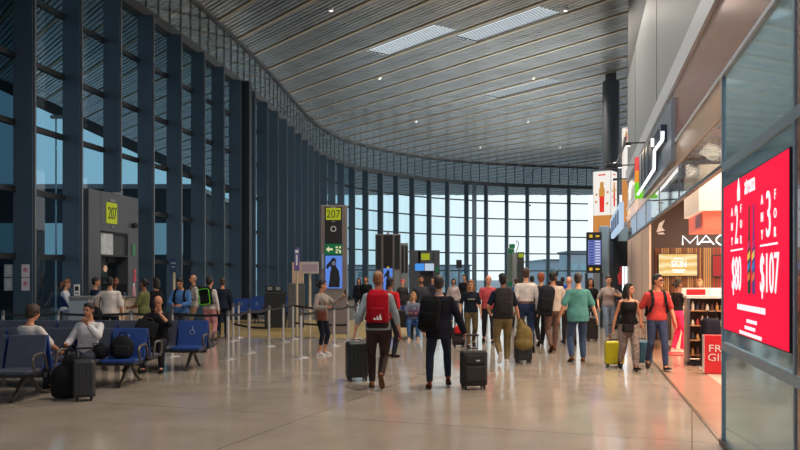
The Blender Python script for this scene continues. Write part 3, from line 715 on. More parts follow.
# local x along the portal, y = -PN (into the wall), z up
W = (PB-PA).length
M_port = mat('portal_grey', hexc(86, 88, 94), .4, metal=.3)
b = MB(); b.box((.32, .25, 2), (.64, .5, 4)); b.box((2.5, .25, 2), (W-2.18, .5, 4)); b.box((1.4, .25, 3.45), (1.6, .5, 1.1)); b.build('frame', M_port, t)
b = MB(); b.box((1.4, .45, 1.45), (1.55, .06, 2.9)); b.build('doorway', M_black, t)
b = MB(); b.box((.98, .05, 2.62), (.75, .04, .6)); b.build('notice_board', mat('notice_white', hexc(190, 196, 200), .4, noise=.15, nscale=5), t)
b = MB(); b.box((1.77, .08, 2.62), (.8, .03, .6)); b.build('transom_panel', M_dwall, t)
b = MB(); b.box((1.4, .03, 2.3), (1.56, .06, .05)); b.box((1.4, .03, 2.93), (1.56, .06, .05)); b.build('transom_bar', M_dark, t)
b = MB(); b.box((1.2, -.015, 3.45), (.55, .03, .56)); g = b.build('gate_sign', M_lime, t)
text_mesh('207', 'gate_number', M_glet, g, RF, (1.2, -.034, 3.45), .33, .46, .01)
for z_, w_ in ((3.8, .3), (3.08, .12)):
    b = MB(); b.box((1.25, -.012, z_), (w_, .02, .06)); b.build('small_print', M_greyp, t)
b = MB(); b.box((2.5, -.012, 2.5), (.2, .02, .35)); b.build('green_sticker', mat('green_sticker', hexc(70, 130, 96), .5), t)
b = MB(); b.ball((2.5, -.05, 3.2), (.1, .1, .08)); b.build('sensor', M_black, t)
b = MB(); b.ball((1.45, .3, 1.95), (.05, .05, .09)); b.build('wall_lamp', glow('lamp_warm', hexc(240, 190, 150), .6), t)
# notices on the glass and on a fin of the wall
for k, (px, lab) in enumerate(((7, 'faint grey notice sheets on the dark glass at the left edge'), (25.5, 'white notices with pink circles on a fin of the left glass wall'))):
    if k: d_ = 17.9; rz = -.132
    else: d_ = 11.06/(.133+(400-px)/800)-.1; rz = math.atan2(.99, .133)
    X, zt = xz(px, 264, d_); _, zb = xz(px, 291, d_)
    t = thing('notice_sheet', lab, 'notice', (X+(0 if k else .03), d_, 0), rz)
    for q in range(2):
        b = MB(); b.box((0, 0, zb+(zt-zb)*(.25+.5*q)), (.19 if k else .3, .008, (zt-zb)*.47)); sh = b.build('sheet', mat('notice_%d' % k, hexc(206, 202, 210) if k else hexc(90, 104, 114), .5), t)
        b = MB(); b.cyl((0, -.008, zb+(zt-zb)*(.28+.5*q)), (0, -.004, zb+(zt-zb)*(.28+.5*q)), .055 if k else .09, n=20); b.build('round_symbol', mat('pink_mark_%d' % k, hexc(196, 130, 150) if k else hexc(110, 120, 130), .5), sh)
# check-in desk
M_desk = mat('desk_laminate', hexc(226, 210, 192), .4); M_desk2 = mat('desk_end', hexc(150, 164, 176), .4)
X0 = (76-400)/800*18.3
t = thing('service_desk', 'pale service desk where staff check boarding passes', 'desk', (X0, 18.3, 0), .04)
b = MB(); b.box((.58, .35, .62), (.6, .7, 1.24)); b.build('front_panel', M_desk, t)
b = MB(); b.box((.06, .35, .62), (.44, .72, 1.24)); b.build('end_panel', M_desk2, t)
b = MB(); b.box((.36, .35, 1.26), (1.08, .8, .04)); b.build('worktop', M_greyp, t)
b = MB(); b.box((-.26, .5, .5), (.22, .6, .95)); b.build('low_flap', M_desk2, t)
X0 = (119-400)/800*19
t = thing('service_desk', 'second pale desk beside the gate doorway with a pink bottle', 'desk', (X0, 19.15, 0), .04)
b = MB(); b.box((.22, .35, .62), (.32, .7, 1.22)); b.build('front_panel', M_desk, t)
b = MB(); b.box((-.02, .35, .62), (.16, .72, 1.22)); b.build('end_panel', M_desk2, t)
b = MB(); b.box((.15, .35, 1.245), (.52, .8, .03)); b.build('worktop', M_greyp, t)
X, zt = xz(76, 284, 18.5)
t = thing('notice_stand', 'small white notice stand on the left service desk', 'notice', (X, 18.55, 1.28))
b = MB(); b.box((0, 0, .14), (.13, .02, .27)); b.build('card', M_white, t)
b = MB(); b.box((0, -.012, .18), (.08, .006, .1)); b.box((0, -.012, .07), (.09, .006, .02)); b.build('print', M_sil, t)
b = MB(); b.box((0, 0, .008), (.15, .08, .016)); b.build('foot', M_greyp, t)
X, _ = xz(133.5, 0, 19.2)
t = thing('bottle', 'pink bottle standing on the right service desk', 'bottle', (X, 19.2, 1.26))
b = MB(); b.cyl((0, 0, 0), (0, 0, .2), .045, n=14); b.cyl((0, 0, .2), (0, 0, .27), .045, .02, n=14); b.build('body', mat('bottle_pink', hexc(206, 150, 160), .3), t)
b = MB(); b.cyl((0, 0, .27), (0, 0, .31), .02, n=10); b.build('cap', M_white, t)
X, _ = xz(134.5, 0, 19.5)
t = thing('pink_decoration', 'pink ribbon decoration on a stem behind the pink bottle', 'decoration', (X, 19.5, 1.26))
b = MB(); b.cyl((0, 0, 0), (0, 0, .35), .008); b.build('stem', M_white, t)
b = MB(); b.ball((0, 0, .44), (.04, .03, .12)); b.ball((0, 0, .6), (.035, .03, .06)); b.build('ribbon', mat('ribbon_pink', hexc(214, 90, 110), .6), t)
X, _ = xz(123.5, 0, 19.4)
t = thing('monitor', 'black monitor on the right service desk', 'monitor', (X, 19.3, 1.26))
b = MB(); b.rbox((0, 0, .2), (.26, .05, .2), .01); b.build('screen', M_black, t)
b = MB(); b.box((0, .02, .05), (.04, .03, .1)); b.box((0, .02, .008), (.14, .1, .016)); b.build('stand', M_black, t)
# scanner counter farther along the glass
X, _ = xz(293, 0, 27)
t = thing('gate_counter', 'grey gate counter with a beige cabinet and monitors near the far barriers', 'counter', (X, 27, 0), .1)
b = MB(); b.rbox((.1, .3, .75), (.55, .6, 1.5), .02); b.build('counter', mat('counter_grey', hexc(84, 84, 86), .5), t)
b = MB(); b.rbox((.15, .6, 1.65), (.4, .3, 1.15), .02); b.build('cabinet', M_beige, t)
b = MB(); b.rbox((-.6, .3, .6), (.7, .6, 1.2), .02); b.build('desk', M_dark, t)
for x in (-.78, -.5):
    b = MB(); b.rbox((x, .1, 1.32), (.26, .05, .22), .01); mo = b.build('monitor', M_black, t)
    b = MB(); b.box((x, .072, 1.33), (.16, .006, .12)); b.build('monitor_print', M_greyp, mo)

# ------------------------------------------------------------------ belt barriers
def sign_post(px, py, top, lab, kind):
    X, Y = gp(px, py); zt = H-(top-276)*Y/F
    t = thing('sign_post', lab, 'sign', (X, Y, 0))
    b = MB(); b.cyl((0, 0, 0), (0, 0, .02), .17, n=24); b.build('base', M_steel, t)
    b = MB(); b.cyl((0, 0, 0), (0, 0, zt-.1), .035); b.build('pole', mat('pole_cream', hexc(190, 176, 150), .4), t)
    return t, zt, Y
t, zt, Y = sign_post(297, 337, 248, 'tall post with a narrow purple sign above the barriers', 0)
b = MB(); b.rbox((0, -.03, zt-.32), (.15, .04, .66), .01); g = b.build('sign_plate', mat('sign_purple', hexc(92, 84, 150), .5), t)
b = MB(); b.box((0, -.054, zt-.1), (.09, .006, .09)); b.build('print', M_white, g)
b = MB(); b.box((0, -.054, zt-.35), (.05, .006, .3)); b.build('print', M_white, g)
t, zt, Y = sign_post(310, 338, 262, 'pole with a pale landscape notice board beside the 207 kiosk', 0)
b = MB(); b.rbox((0, -.04, zt-.16), (.5, .04, .33), .01); g = b.build('sign_plate', mat('sign_cream', hexc(178, 170, 166), .5), t)
b = MB(); b.box((0, -.064, zt-.16), (.42, .006, .2)); b.build('print', mat('sign_pinkish', hexc(160, 140, 150), .5), g)
t, zt, Y = sign_post(174, 341, 258, 'white pole with a dark blue sign behind the blue shirted man', 0)
b = MB(); b.rbox((0, -.04, zt-.19), (.2, .05, .38), .01); g = b.build('sign_plate', mat('sign_navyblue', hexc(44, 62, 100), .5), t)
b = MB(); b.box((0, -.07, zt-.14), (.12, .006, .05)); b.box((0, -.07, zt-.24), (.1, .006, .03)); b.build('print', M_frame, g)
def make_post(x, y, lab, h=1.0):
    t = thing('belt_post', lab, 'barrier post', (x, y, 0), 0, 'chrome belt barrier posts')
    b = MB(); b.cyl((0, 0, 0), (0, 0, .018), .17, .165, n=28); b.cyl((0, 0, .018), (0, 0, .035), .15, .045, n=28); b.build('base', M_chrome, t)
    b = MB(); b.cyl((0, 0, .03), (0, 0, h-.1), .033, n=20); b.build('pole', M_chrome, t)
    b = MB(); b.cyl((0, 0, h-.1), (0, 0, h), .04, n=20); b.ball((0, 0, h), (.04, .04, .012)); b.build('belt_head', M_steel, t)
    return t
def belt(a, c, lab, hs=(.93,), sag=.03):
    for h in hs:
        A_ = V((*a, h)); C_ = V((*c, h)); d = (C_-A_).normalized(); A_ += d*.045; C_ -= d*.045
        pts = [A_.lerp(C_, i/6)-V((0, 0, sag*math.sin(math.pi*i/6))) for i in range(7)]
        m = MB(); side = V((0, 0, 1)); m.strap([p-A_ for p in pts], .055, .004, side)
        o = m.build('barrier_belt', mat('belt_black', hexc(30, 32, 38), .7)); o.location = A_
        tag(o, lab, 'belt', 'retractable barrier belts')
PP = [(228, 359), (249, 352.3), (269, 346), (283.4, 342), (293, 339)]
PQ = [(301, 357.6), (334, 346), (348, 342), (357, 339)]
PR = [(233.2, 340.6), (238.6, 337.5)]
PL = [(3, 357.5), (58, 357), (131, 356.5), (172, 356)]
nm = ['first', 'second', 'third', 'fourth', 'fifth']
for seq, lab in ((PP, 'in the diagonal line left of the phone woman'), (PQ, 'in the line beside the phone woman'), (PR, 'behind the diagonal barrier line'), (PL, 'behind the seats before the service desk')):
    pts = [gp(*p) for p in seq]; word = 'left' if seq is PL else 'front'
    for k, p in enumerate(pts): make_post(*p, 'chrome belt post %s, %s from the %s' % (lab, nm[k], word))
    for k in range(len(pts)-1):
        belt(pts[k], pts[k+1], 'black upper belt %s, %s from the %s' % (lab, nm[k], word))
        if seq is PL: belt(pts[k], pts[k+1], 'black lower belt %s, %s from the %s' % (lab, nm[k], word), (.68,))
p0, p1 = gp(228, 359), gp(269, 346)
belt(gp(172, 356), gp(228, 359), 'long black belt from the seats to the front barrier post')
belt(gp(293, 339), gp(334, 346), 'black belt crossing in front of the two sign poles')
belt(gp(233.2, 340.6), gp(269, 346), 'low black belt running to the third diagonal post', (.45,))
belt(gp(293, 339), gp(348, 342), 'low black belt running behind the phone woman', (.45,))

# ------------------------------------------------------------------ beam seating
def seat_shell(mb, x, sgn, w_=.53):
    # sgn -1: faces the camera; curved backrest shell
    pr = [(.12, .40), (.16, .46), (.2, .6), (.245, .75), (.275, .87), (.285, .90)]
    rings = []
    for (yy, z) in pr:
        y = sgn*(.33-yy)
        rings.append([V((x-w_/2, y, z)), V((x+w_/2, y, z)), V((x+w_/2, y-sgn*.03, z+.005)), V((x-w_/2, y-sgn*.03, z+.005))])
    mb.loft(rings)
def armrest(t, x, sgn):
    b = MB(); s = sgn
    b.tube([(x, s*.12, .42), (x, s*.17, .55), (x, s*.2, .64), (x, s*.27, .665), (x, s*.42, .66), (x, s*.52, .645), (x, s*.555, .60), (x, s*.5, .46), (x, s*.42, .41)], .021, 8)
    b.build('armrest', M_alu, t)
def bench(x_right, y, n, lab, front, rear, pitch=.58, rz=0., group=None):
    """back to back beam seating; right end at x_right; front seats (-y) and rear seats (+y) list colours from the right"""
    t = thing('beam_seating', lab, 'seating', (x_right, y, 0), rz, group)
    b = MB(); b.box((-n*pitch/2, 0, .33), (n*pitch-.1, .09, .07)); b.build('beam', M_dark, t)
    for sgn, cols in ((-1, front), (1, rear)):
        for k, c in enumerate(cols):
            x = -pitch*(k+.5)
            m = M_blue if c == 'b' else M_seatgrey
            b = MB(); b.rbox((x, sgn*.36, .42), (.53, .46, .06), .025); b.build('seat', m if c == 'b' else M_seatgrey, t)
            b = MB(); b.rbox((x, sgn*.36, .375), (.5, .42, .045), .015); b.build('seat_shell', M_dark, t)
            b = MB(); seat_shell(b, x, sgn); bk = b.build('backrest', m, t)
            b = MB(); b.M = Matrix.Translation((0, -sgn*.028, 0)); seat_shell(b, x, sgn, .54); b.build('back_shell', M_blue, bk)
            if c == 'b' and sgn < 0:     # accessibility symbol
                q = MB(); R = Matrix.Rotation(-.33, 3, 'X'); cx = V((x, -.1, .72))+V((0, -.012, 0))
                ring = [cx+R@V((.045*math.cos(a*.4189)-.0, 0, -.03+.045*math.sin(a*.4189))) for a in range(-10, 4)]
                q.tube(ring, .006, 6); q.ball(cx+R@V((-.005, 0, .075)), (.014, .006, .014)); q.tube([cx+R@V(p) for p in ((-.005, 0, .055), (0, 0, 0), (.035, 0, -.005), (.055, 0, -.055))], .007, 6)
                q.build('accessibility_symbol', mat('symbol_white', hexc(150, 170, 200), .5), bk)
        for k in (0, 2, 4, 6):
            if k <= n: armrest(t, -pitch*k-.0 if k else .03, sgn)
    for k in range(0, n, 2) if n > 1 else (0,):
        x = -pitch*(k+.55)
        for sgn in (-1, 1):
            b = MB(); b.tube([(x, 0, .33), (x, sgn*.14, .25), (x, sgn*.3, .1), (x, sgn*.42, .03), (x, sgn*.47, .018)], [.04, .036, .028, .022, .018], 8); lg = b.build('leg', M_alu, t)
            b = MB(); b.cyl((x, sgn*.46, 0), (x, sgn*.46, .02), .03, n=12); b.build('foot', M_black, lg)
    return t
XA = xz(46, 0, 11.4)[0]; bench(XA, 11.5, 3, 'nearest back to back seating with grey pads at the left edge', 'ggg', 'bbg', rz=-.03)
XB = xz(147, 0, 12.9)[0]; bench(XB, 13.0, 5, 'middle row seating with an empty blue accessible seat holding a black backpack', 'bgggg', 'ggggg', rz=-.03)
XC = xz(208, 0, 15.1)[0]; bench(XC, 15.2, 8, 'rear row seating with a blue accessible seat beside the bald man', 'bggggggg', 'gggggggg', rz=-.03)
XD = xz(296, 0, 30)[0]; bench(XD, 30, 4, 'distant blue seating row by the dark glass wall', 'bbbb', 'bbbb', group='distant blue seating')
XD2 = xz(287, 0, 33)[0]; bench(XD2, 33.5, 4, 'blue seating row farthest along the dark glass wall', 'bbbb', 'bbbb', group='distant blue seating')
XE = xz(424, 0, 22)[0]; bench(XE, 22.6, 2, 'blue seats in the hall where the blond woman sits', 'bb', 'bb')

# ------------------------------------------------------------------ outside
M_ext = mat('dark_building', hexc(30, 42, 54), .6); M_ext2 = mat('pale_building', hexc(214, 224, 232), .7)
def building(lab, x0, x1, y0, y1, h, m, nwin=8):
    t = thing('terminal_building', lab, 'building', ((x0+x1)/2, (y0+y1)/2, -.35))
    b = MB(); b.box((0, 0, h/2), (x1-x0, y1-y0, h)); b.build('walls', m, t)
    b = MB(); b.box((0, 0, h+.1), (x1-x0+.6, y1-y0+.6, .25)); b.build('roof_edge', M_steel, t)
    for k in range(nwin):
        b = MB(); b.box((-(x1-x0)/2+(k+.5)*(x1-x0)/nwin, -(y1-y0)/2-.02, h*.6), ((x1-x0)/nwin*.7, .06, h*.25)); b.build('window', M_tglass, t)
building('dark low building outside the left glass wall', -34, -11.5, 44, 54, 6.9, M_ext)
building('pale block outside behind the right end of the far glass', xz(545, 0, 130)[0], xz(640, 0, 130)[0], 130, 150, 4.6, M_ext2)
building('long low pale terminal outside the far glass wall', xz(338, 0, 150)[0], xz(470, 0, 150)[0], 150, 162, 4.0, mat('mid_building', hexc(176, 196, 208), .7), 14)
building('pale grey hangar outside under the flight board', xz(570, 0, 118)[0], xz(604, 0, 118)[0], 118, 126, 3.6+2, M_ext2, 4)
for px, d, lab in ((528.5, 90, 'tall thin mast outside the far glass wall'), (56, 40, 'thin mast outside the left glass wall')):
    X, _ = xz(px, 0, d); t = thing('mast', lab, 'mast', (X, d, -.35))
    b = MB(); b.cyl((0, 0, 0), (0, 0, 10), .05 if px < 100 else .12, .04 if px < 100 else .08); b.build('pole', M_frame, t)
    b = MB(); b.box((0, 0, 10.05), (.5, .2, .15)); b.build('lamp_head', M_greyp, t)
X, _ = xz(459, 0, 40)
t = thing('sign_post', 'thin post with a small dark sign beyond the far crowd', 'sign', (X, 40, 0))
b = MB(); b.cyl((0, 0, 0), (0, 0, 2.2), .04); b.build('pole', M_steel, t)
b = MB(); b.rbox((0, 0, 2.35), (.28, .06, .42), .02); b.build('sign_plate', M_dark, t)
# ------------------------------------------------------------------ people
def norm(v): v = V(v); return v.normalized()
def ik(a, t, l1, l2, pole):
    a = V(a); t = V(t); d = t-a; L_ = d.length
    if L_ > (l1+l2)*.995: t = a+d.normalized()*(l1+l2)*.995; d = t-a; L_ = d.length
    x = (l1*l1-l2*l2+L_*L_)/(2*L_); h = math.sqrt(max(0, l1*l1-x*x)); u = d.normalized()
    p = V(pole); p = (p-u*p.dot(u)).normalized()
    return a+u*x+p*h, t
def hand(mb, wr, d, fwd, inward, curl, r=1.):
    d = norm(d)
    w = V(fwd)-d*V(fwd).dot(d)
    if w.length < .3: w = V((0, 0, 1))-d*d.z
    w.normalize(); n = d.cross(w)
    if n.dot(V(inward)) < 0: n = -n
    R = Matrix((w, n, d)).transposed()
    mb.ball(wr+d*.05, (.041*r, .017*r, .054), 10, 8, R)
    for i, ln in enumerate((.054, .068, .073, .064)):
        p0 = wr+d*.085+w*(-.03+.02*i); a1 = curl*.7; a2 = curl*1.7
        d1 = d*math.cos(a1)+n*math.sin(a1); d2 = d*math.cos(a2)+n*math.sin(a2)
        p1 = p0+d1*ln*.55; p2 = p1+d2*ln*.5
        mb.chain([p0-d*.015, p1, p2], [.0098, .0092, .0078], 7)
    p0 = wr+d*.03+w*.028; p1 = p0+(d*.65+w*.65+n*.3).normalized()*.038; p2 = p1+(d*.85+w*.05+n*.5).normalized()*.032
    mb.chain([p0, p1, p2], [.0125, .0115, .009], 7)
TORSO = [(-.115, .10, .085, 0), (-.06, .158, .112, -.008), (.0, .168, .118, -.012), (.07, .158, .108, -.004), (.14, .142, .098, 0), (.21, .144, .100, .002), (.30, .162, .112, .004), (.375, .176, .112, 0), (.435, .172, .094, -.008), (.475, .128, .074, -.012), (.505, .075, .060, -.012), (.54, .056, .058, -.002)]
HAIRD = {}
def person(lab, pos, h=1.75, face=0, pose=None, top=None, bottom=None, shoes=(40, 34, 32), hair=('short', 'brown'), skin='light',
           L_=None, R_=None, lean=0, yaw=0, pitch=0, female=False, fat=1., vox=.012, face_detail=False, pelvis=.945, beard=None, glasses=False, twist=0, roll=0, extra=None):
    k = h/1.75
    x, y = pos[0], pos[1]; rz = face*D2R
    root = thing('person', lab, 'person', (x, y, 0), rz)
    pose = pose or 'stand'
    wS = .90 if female else 1.; wH = 1.02 if female else 1.; wW = .88 if female else 1.
    P0 = V((0, 0, pelvis))
    RS_ = Matrix.Rotation(-lean*D2R, 3, 'X') @ Matrix.Rotation(twist*D2R, 3, 'Z') @ Matrix.Rotation(roll*D2R, 3, 'Y')
    def sp(v): return P0+RS_@V(v)
    def torso(mb, inf, u0, u1, n=20, straight=False):
        rings = []; T = TORSO
        def at(u):
            for i in range(len(T)-1):
                if T[i][0] <= u <= T[i+1][0]:
                    t = (u-T[i][0])/(T[i+1][0]-T[i][0]); return [T[i][j]*(1-t)+T[i+1][j]*t for j in range(4)]
            return T[-1] if u > T[-1][0] else T[0]
        us = sorted(set([u0, u1]+[t[0] for t in T if u0 < t[0] < u1]))
        for u in us:
            _, rx, ry, oy = at(max(u, -.02) if straight else u)
            f = 1.
            if -.2 < u < .33: f = 1+(fat-1)*math.sin(math.pi*(max(u, .02 if straight else u)+.08)/.41) if u > -.08 or straight else 1.
            if u > .25: rx *= wS
            elif u < .08: rx *= wH
            else: rx *= wW
            bust = .018*math.exp(-((u-.31)/.05)**2) if female else 0
            c = sp((0, oy+(ry*(f-1))*.45+bust*.6, u)); a = RS_@V((rx*(1+(f-1)*.7)+inf, 0, 0)); b_ = RS_@V((0, ry*f+inf+bust*.6, 0))
            rings.append(mb.ring(c, a, b_, n))
        mb.loft(rings)
    # --- joints
    sx = .172*wS; sh = {s: sp((s*sx, -.008, .43)) for s in (-1, 1)}
    hp = {s: P0+V((s*.092*wH, 0, -.045)) for s in (-1, 1)}
    def legspec():
        if pose == 'stand': return {1: ((.10, .0), 0, 0), -1: ((-.10, .02), 0, 0)}
        if pose == 'walkR': return {1: ((.08, .24), -8, 0), -1: ((-.09, -.28), 42, 0)}
        if pose == 'walkL': return {-1: ((-.08, .24), -8, 0), 1: ((.09, -.28), 42, 0)}
        if pose == 'midR': return {1: ((.08, .03), 0, 0), -1: ((-.08, -.20), 58, .05)}
        if pose == 'midL': return {-1: ((-.08, .03), 0, 0), 1: ((.08, -.20), 58, .05)}
        if pose == 'apart': return {1: ((.15, .03), 0, 0), -1: ((-.14, -.02), 0, 0)}
        if pose == 'sit': return {1: ((.13, .46), 0, 0), -1: ((-.12, .42), 0, 0)}
        return pose
    ls = legspec(); ank = {}; knee = {}; fp = {}
    for s in (-1, 1):
        (ax, ay), pt, lift = ls[s]; a = abs(pt)*D2R
        az = (.075*math.cos(a)+.145*math.sin(a) if pt > 0 else .075*math.cos(a)+.05*math.sin(a))+lift+.006
        kn, t = ik(hp[s], V((ax, ay, az)), .425, .425, (s*.12, 1, .15)); knee[s] = kn; ank[s] = t; fp[s] = pt
    el = {}; wr = {}; hs = {-1: L_, 1: R_}; curl = {}
    for s in (-1, 1):
        spec = hs[s] or {}
        t = spec.get('at', (s*.255, .03, pelvis-.085)); pole = spec.get('pole', (s*.5, -1, -.15))
        el[s], wr[s] = ik(sh[s], V(t), .285, .255, pole); curl[s] = spec.get('curl', .45)
    Rh = RS_.to_quaternion().slerp(Matrix.Identity(3).to_quaternion(), .6).to_matrix() @ Matrix.Rotation(yaw*D2R, 3, 'Z') @ Matrix.Rotation(-pitch*D2R, 3, 'X')
    N = sp((0, .0, .535)); hc = N+Rh@V((0, .018, .165))
    def hd(v): return hc+Rh@V(v)
    # --- body
    g = MB(k=k)
    torso(g, 0, -.115, .54)
    g.chain([sp((0, -.006, .5)), N, hd((0, -.012, -.06))], [.058, .053, .052])
    ws = .9 if female else 1
    g.ball(hd((0, -.012, .022)), (.075, .093, .098), 16, 12, Rh)
    g.ball(hd((0, .02, -.045)), (.058, .068, .072), 14, 10, Rh)
    g.ball(hd((0, .055, -.088)), (.03, .028, .026), 10, 8, Rh)
    g.chain([hd((0, .082, .012)), hd((0, .104, -.022))], [.009, .014], 8)
    g.ball(hd((0, .086, -.058)), (.022, .012, .01), 8, 6, Rh)
    for s in (-1, 1):
        g.ball(hd((s*.075, -.008, -.008)), (.012, .02, .031), 8, 8, Rh)
        g.ball(hd((s*.03, .075, .018)), (.024, .012, .008), 8, 6, Rh)
        g.chain([sp((s*sx*.62, -.01, .445)), sh[s], sh[s].lerp(el[s], .45), el[s]], [.05, .056*ws, .046*ws, .038*ws])
        g.chain([el[s], el[s].lerp(wr[s], .3), wr[s]], [.038*ws, .039*ws, .026*ws])
        hand(g, wr[s], wr[s]-el[s], hs[s].get('fwd', (0, 1, .2)) if hs[s] else (0, 1, .2), hs[s].get('inw', (-s, 0, 0)) if hs[s] else (-s, 0, 0), curl[s], ws)
        g.chain([hp[s], hp[s].lerp(knee[s], .5), knee[s]], [.082, .07, .053])
        g.chain([knee[s], knee[s].lerp(ank[s], .3), ank[s]], [.05, .053, .034])
        Rf = Matrix.Rotation(-fp[s]*D2R, 3, 'X')
        g.chain([ank[s], ank[s]+Rf@V((0, .1, -.045))], [.034, .026])
    g.build('body', M_skin[skin], root, True, vox*k)
    # --- shoes
    for s in (-1, 1):
        Rf = Matrix.Rotation(-fp[s]*D2R, 3, 'X') @ Matrix.Rotation(-s*7*D2R, 3, 'Z'); A_ = ank[s]+V((0, 0, -.0))
        def ft(v): return A_+Rf@V(v)
        g = MB(k=k); g.ball(ft((0, -.03, -.035)), (.036, .05, .038), 10, 8, Rf); g.ball(ft((0, .06, -.04)), (.042, .1, .033), 12, 8, Rf); g.ball(ft((0, .13, -.047)), (.044, .062, .026), 12, 8, Rf); g.ball(ft((0, -.01, -.005)), (.037, .047, .04), 10, 8, Rf)
        sho = g.build('shoe', cloth(*shoes[:3]), root, True, max(.009, vox*.8)*k)
        g = MB(k=k)
        out = [(-.034, -.06), (0, -.078), (.034, -.06), (.036, 0), (.044, .1), (.04, .16), (.0, .195), (-.04, .16), (-.044, .1), (-.036, 0)]
        g.loft([[ft((x_, y_, -.079)) for x_, y_ in out], [ft((x_, y_, -.058)) for x_, y_ in out]])
        g.build('sole', cloth(*(shoes[3:6] if len(shoes) > 3 else (50, 42, 38))), sho)
    # --- trousers
    bt = dict(col=(40, 44, 60), loose=1., length=1.); bt.update(bottom or {})
    g = MB(k=k); lo = bt['loose']; torso(g, .014, -.115, .115)
    for s in (-1, 1):
        ln = bt['length']; e = knee[s].lerp(ank[s], .92*ln) if ln <= 1 else ank[s]
        g.chain([hp[s], hp[s].lerp(knee[s], .5), knee[s]], [.098, .086*lo, .067*lo])
        g.chain([knee[s], knee[s].lerp(e, .4), e], [.067*lo, .066*lo, .052*lo])
    tr = g.build('trousers', cloth(*bt['col']), root, True, max(.012, vox)*k)
    if bt.get('belt'):
        g = MB(k=k); torso(g, .024, .085, .12); g.build('belt', cloth(*bt['belt']), root, True)
    # --- top
    tp = dict(col=(120, 120, 120), sleeve=1., hem=-.02, inf=.016, neck=.5); tp.update(top or {})
    g = MB(k=k); torso(g, tp['inf']+.006, tp['hem'], tp['neck'], straight=True)
    sl = tp['sleeve']
    for s in (-1, 1):
        q = tp['inf']
        if sl > 0:
            if sl <= .5:
                e = sh[s].lerp(el[s], sl*2); g.chain([sp((s*sx*.62, -.01, .44)), sh[s], e], [.052+q*.5, .053*ws+q*.8, .047*ws+q])
            else:
                g.chain([sp((s*sx*.62, -.01, .44)), sh[s], sh[s].lerp(el[s], .5), el[s]], [.052+q*.5, .054*ws+q*.8, .046*ws+q*.9, .041*ws+q*.9])
                e = el[s].lerp(wr[s], (sl-.5)*2*.97); g.chain([el[s], e], [.042*ws+q, .034*ws+q*.8])
        else:
            g.ball(sp((s*sx*.7, -.01, .45)), (.04, .06, .03), 10, 6)
    shr = g.build(tp.get('name', 'shirt'), cloth(*tp['col']), root, True, max(.012, vox)*k)
    if tp.get('collar'):
        g = MB(k=k); g.chain([sp((0, -.008, .49)), sp((0, -.004, .525))], [.066, .06]); g.build('collar', cloth(*tp['collar']), root, True, .012*k)
    if tp.get('print'):
        g = MB(k=k); 
        for (a, c_, dx) in ((.06, .025, -.06), (.05, .03, .0), (.06, .022, .06)):
            yy = .112+tp['inf']+.012+(.012 if female else 0)
            g.box(sp((dx, yy-abs(dx)*.18, .31)), (a, .014, c_), RS_)
        g.build('chest_print', cloth(*tp['print']), shr)
    # --- hair
    st_, hcol = hair; M = M_hair[hcol] if hcol in M_hair else cloth(*hcol)
    if st_ != 'bald':
        g = MB(k=k)
        if st_ in ('short', 'long', 'bun', 'pony', 'curly', 'bob', 'cap'):
            f = 1.14 if st_ == 'curly' else 1.
            g.ball(hd((0, -.022, .034)), (.083*f, .095*f, .098*f), 16, 12, Rh)
            g.ball(hd((0, -.045, -.02)), (.074*f, .066*f, .075*f), 14, 10, Rh)
            g.ball(hd((0, .03, .092)), (.06, .05, .034), 12, 8, Rh)
        if st_ == 'thin':
            g.ball(hd((0, -.028, .012)), (.081, .09, .082), 16, 12, Rh); g.ball(hd((0, -.05, -.03)), (.068, .058, .06), 12, 8, Rh)
        if st_ == 'long':
            g.chain([hd((0, -.05, .0)), hd((0, -.075, -.12)), hd((0, -.085, -.25))], [.085, .085, .05], 14)
            for s in (-1, 1): g.chain([hd((s*.066, -.01, .03)), hd((s*.078, .0, -.08)), hd((s*.085, .02, -.2))], [.03, .034, .022], 10)
        if st_ == 'bob':
            g.chain([hd((0, -.045, .0)), hd((0, -.06, -.1))], [.088, .075], 14)
            for s in (-1, 1): g.chain([hd((s*.066, -.005, .03)), hd((s*.075, .0, -.09))], [.03, .026], 10)
        if st_ == 'bun': g.ball(hd((0, -.13, .0)), (.045, .045, .045))
        if st_ == 'pony': g.chain([hd((0, -.11, .03)), hd((0, -.15, -.03)), hd((0, -.14, -.16))], [.03, .036, .016])
        g.build('hair', M, root, True, max(.01, vox*.9)*k)
        if st_ == 'cap':
            g = MB(k=k); g.ball(hd((0, .0, .07)), (.088, .1, .068), 14, 8, Rh); g.ball(hd((0, .1, .055)), (.065, .06, .012), 12, 6, Rh); g.build('cap', cloth(30, 30, 34), root, True, .012*k)
    if beard:
        g = MB(k=k); g.ball(hd((0, .018, -.065)), (.063, .074, .055), 14, 10, Rh); g.ball(hd((0, .05, -.09)), (.037, .04, .034), 10, 8, Rh); g.build('beard', M_hair[beard], root, True, .011*k)
    if face_detail:
        for s in (-1, 1):
            g = MB(k=k); g.ball(hd((s*.03, .081, .004)), (.013, .008, .007), 8, 6, Rh); g.build('eye', M_eye, root, True)
            g = MB(k=k); g.ball(hd((s*.031, .086, .026)), (.021, .006, .005), 8, 6, Rh); g.build('eyebrow', M, root, True)
        g = MB(k=k); g.ball(hd((0, .093, -.058)), (.02, .007, .008), 8, 6, Rh); g.build('lips', M_lip, root, True)
    if glasses:
        g = MB(k=k)
        for s in (-1, 1):
            g.ball(hd((s*.033, .096, .006)), (.028, .008, .02), 10, 8, Rh); g.tube([hd((s*.058, .09, .012)), hd((s*.08, .03, .012)), hd((s*.08, -.01, .008))], .004, 6)
        g.tube([hd((-.01, .1, .012)), hd((.01, .1, .012))], .004, 6); g.build('sunglasses', M_black, root)
    Rw = Matrix.Rotation(rz, 4, 'Z')
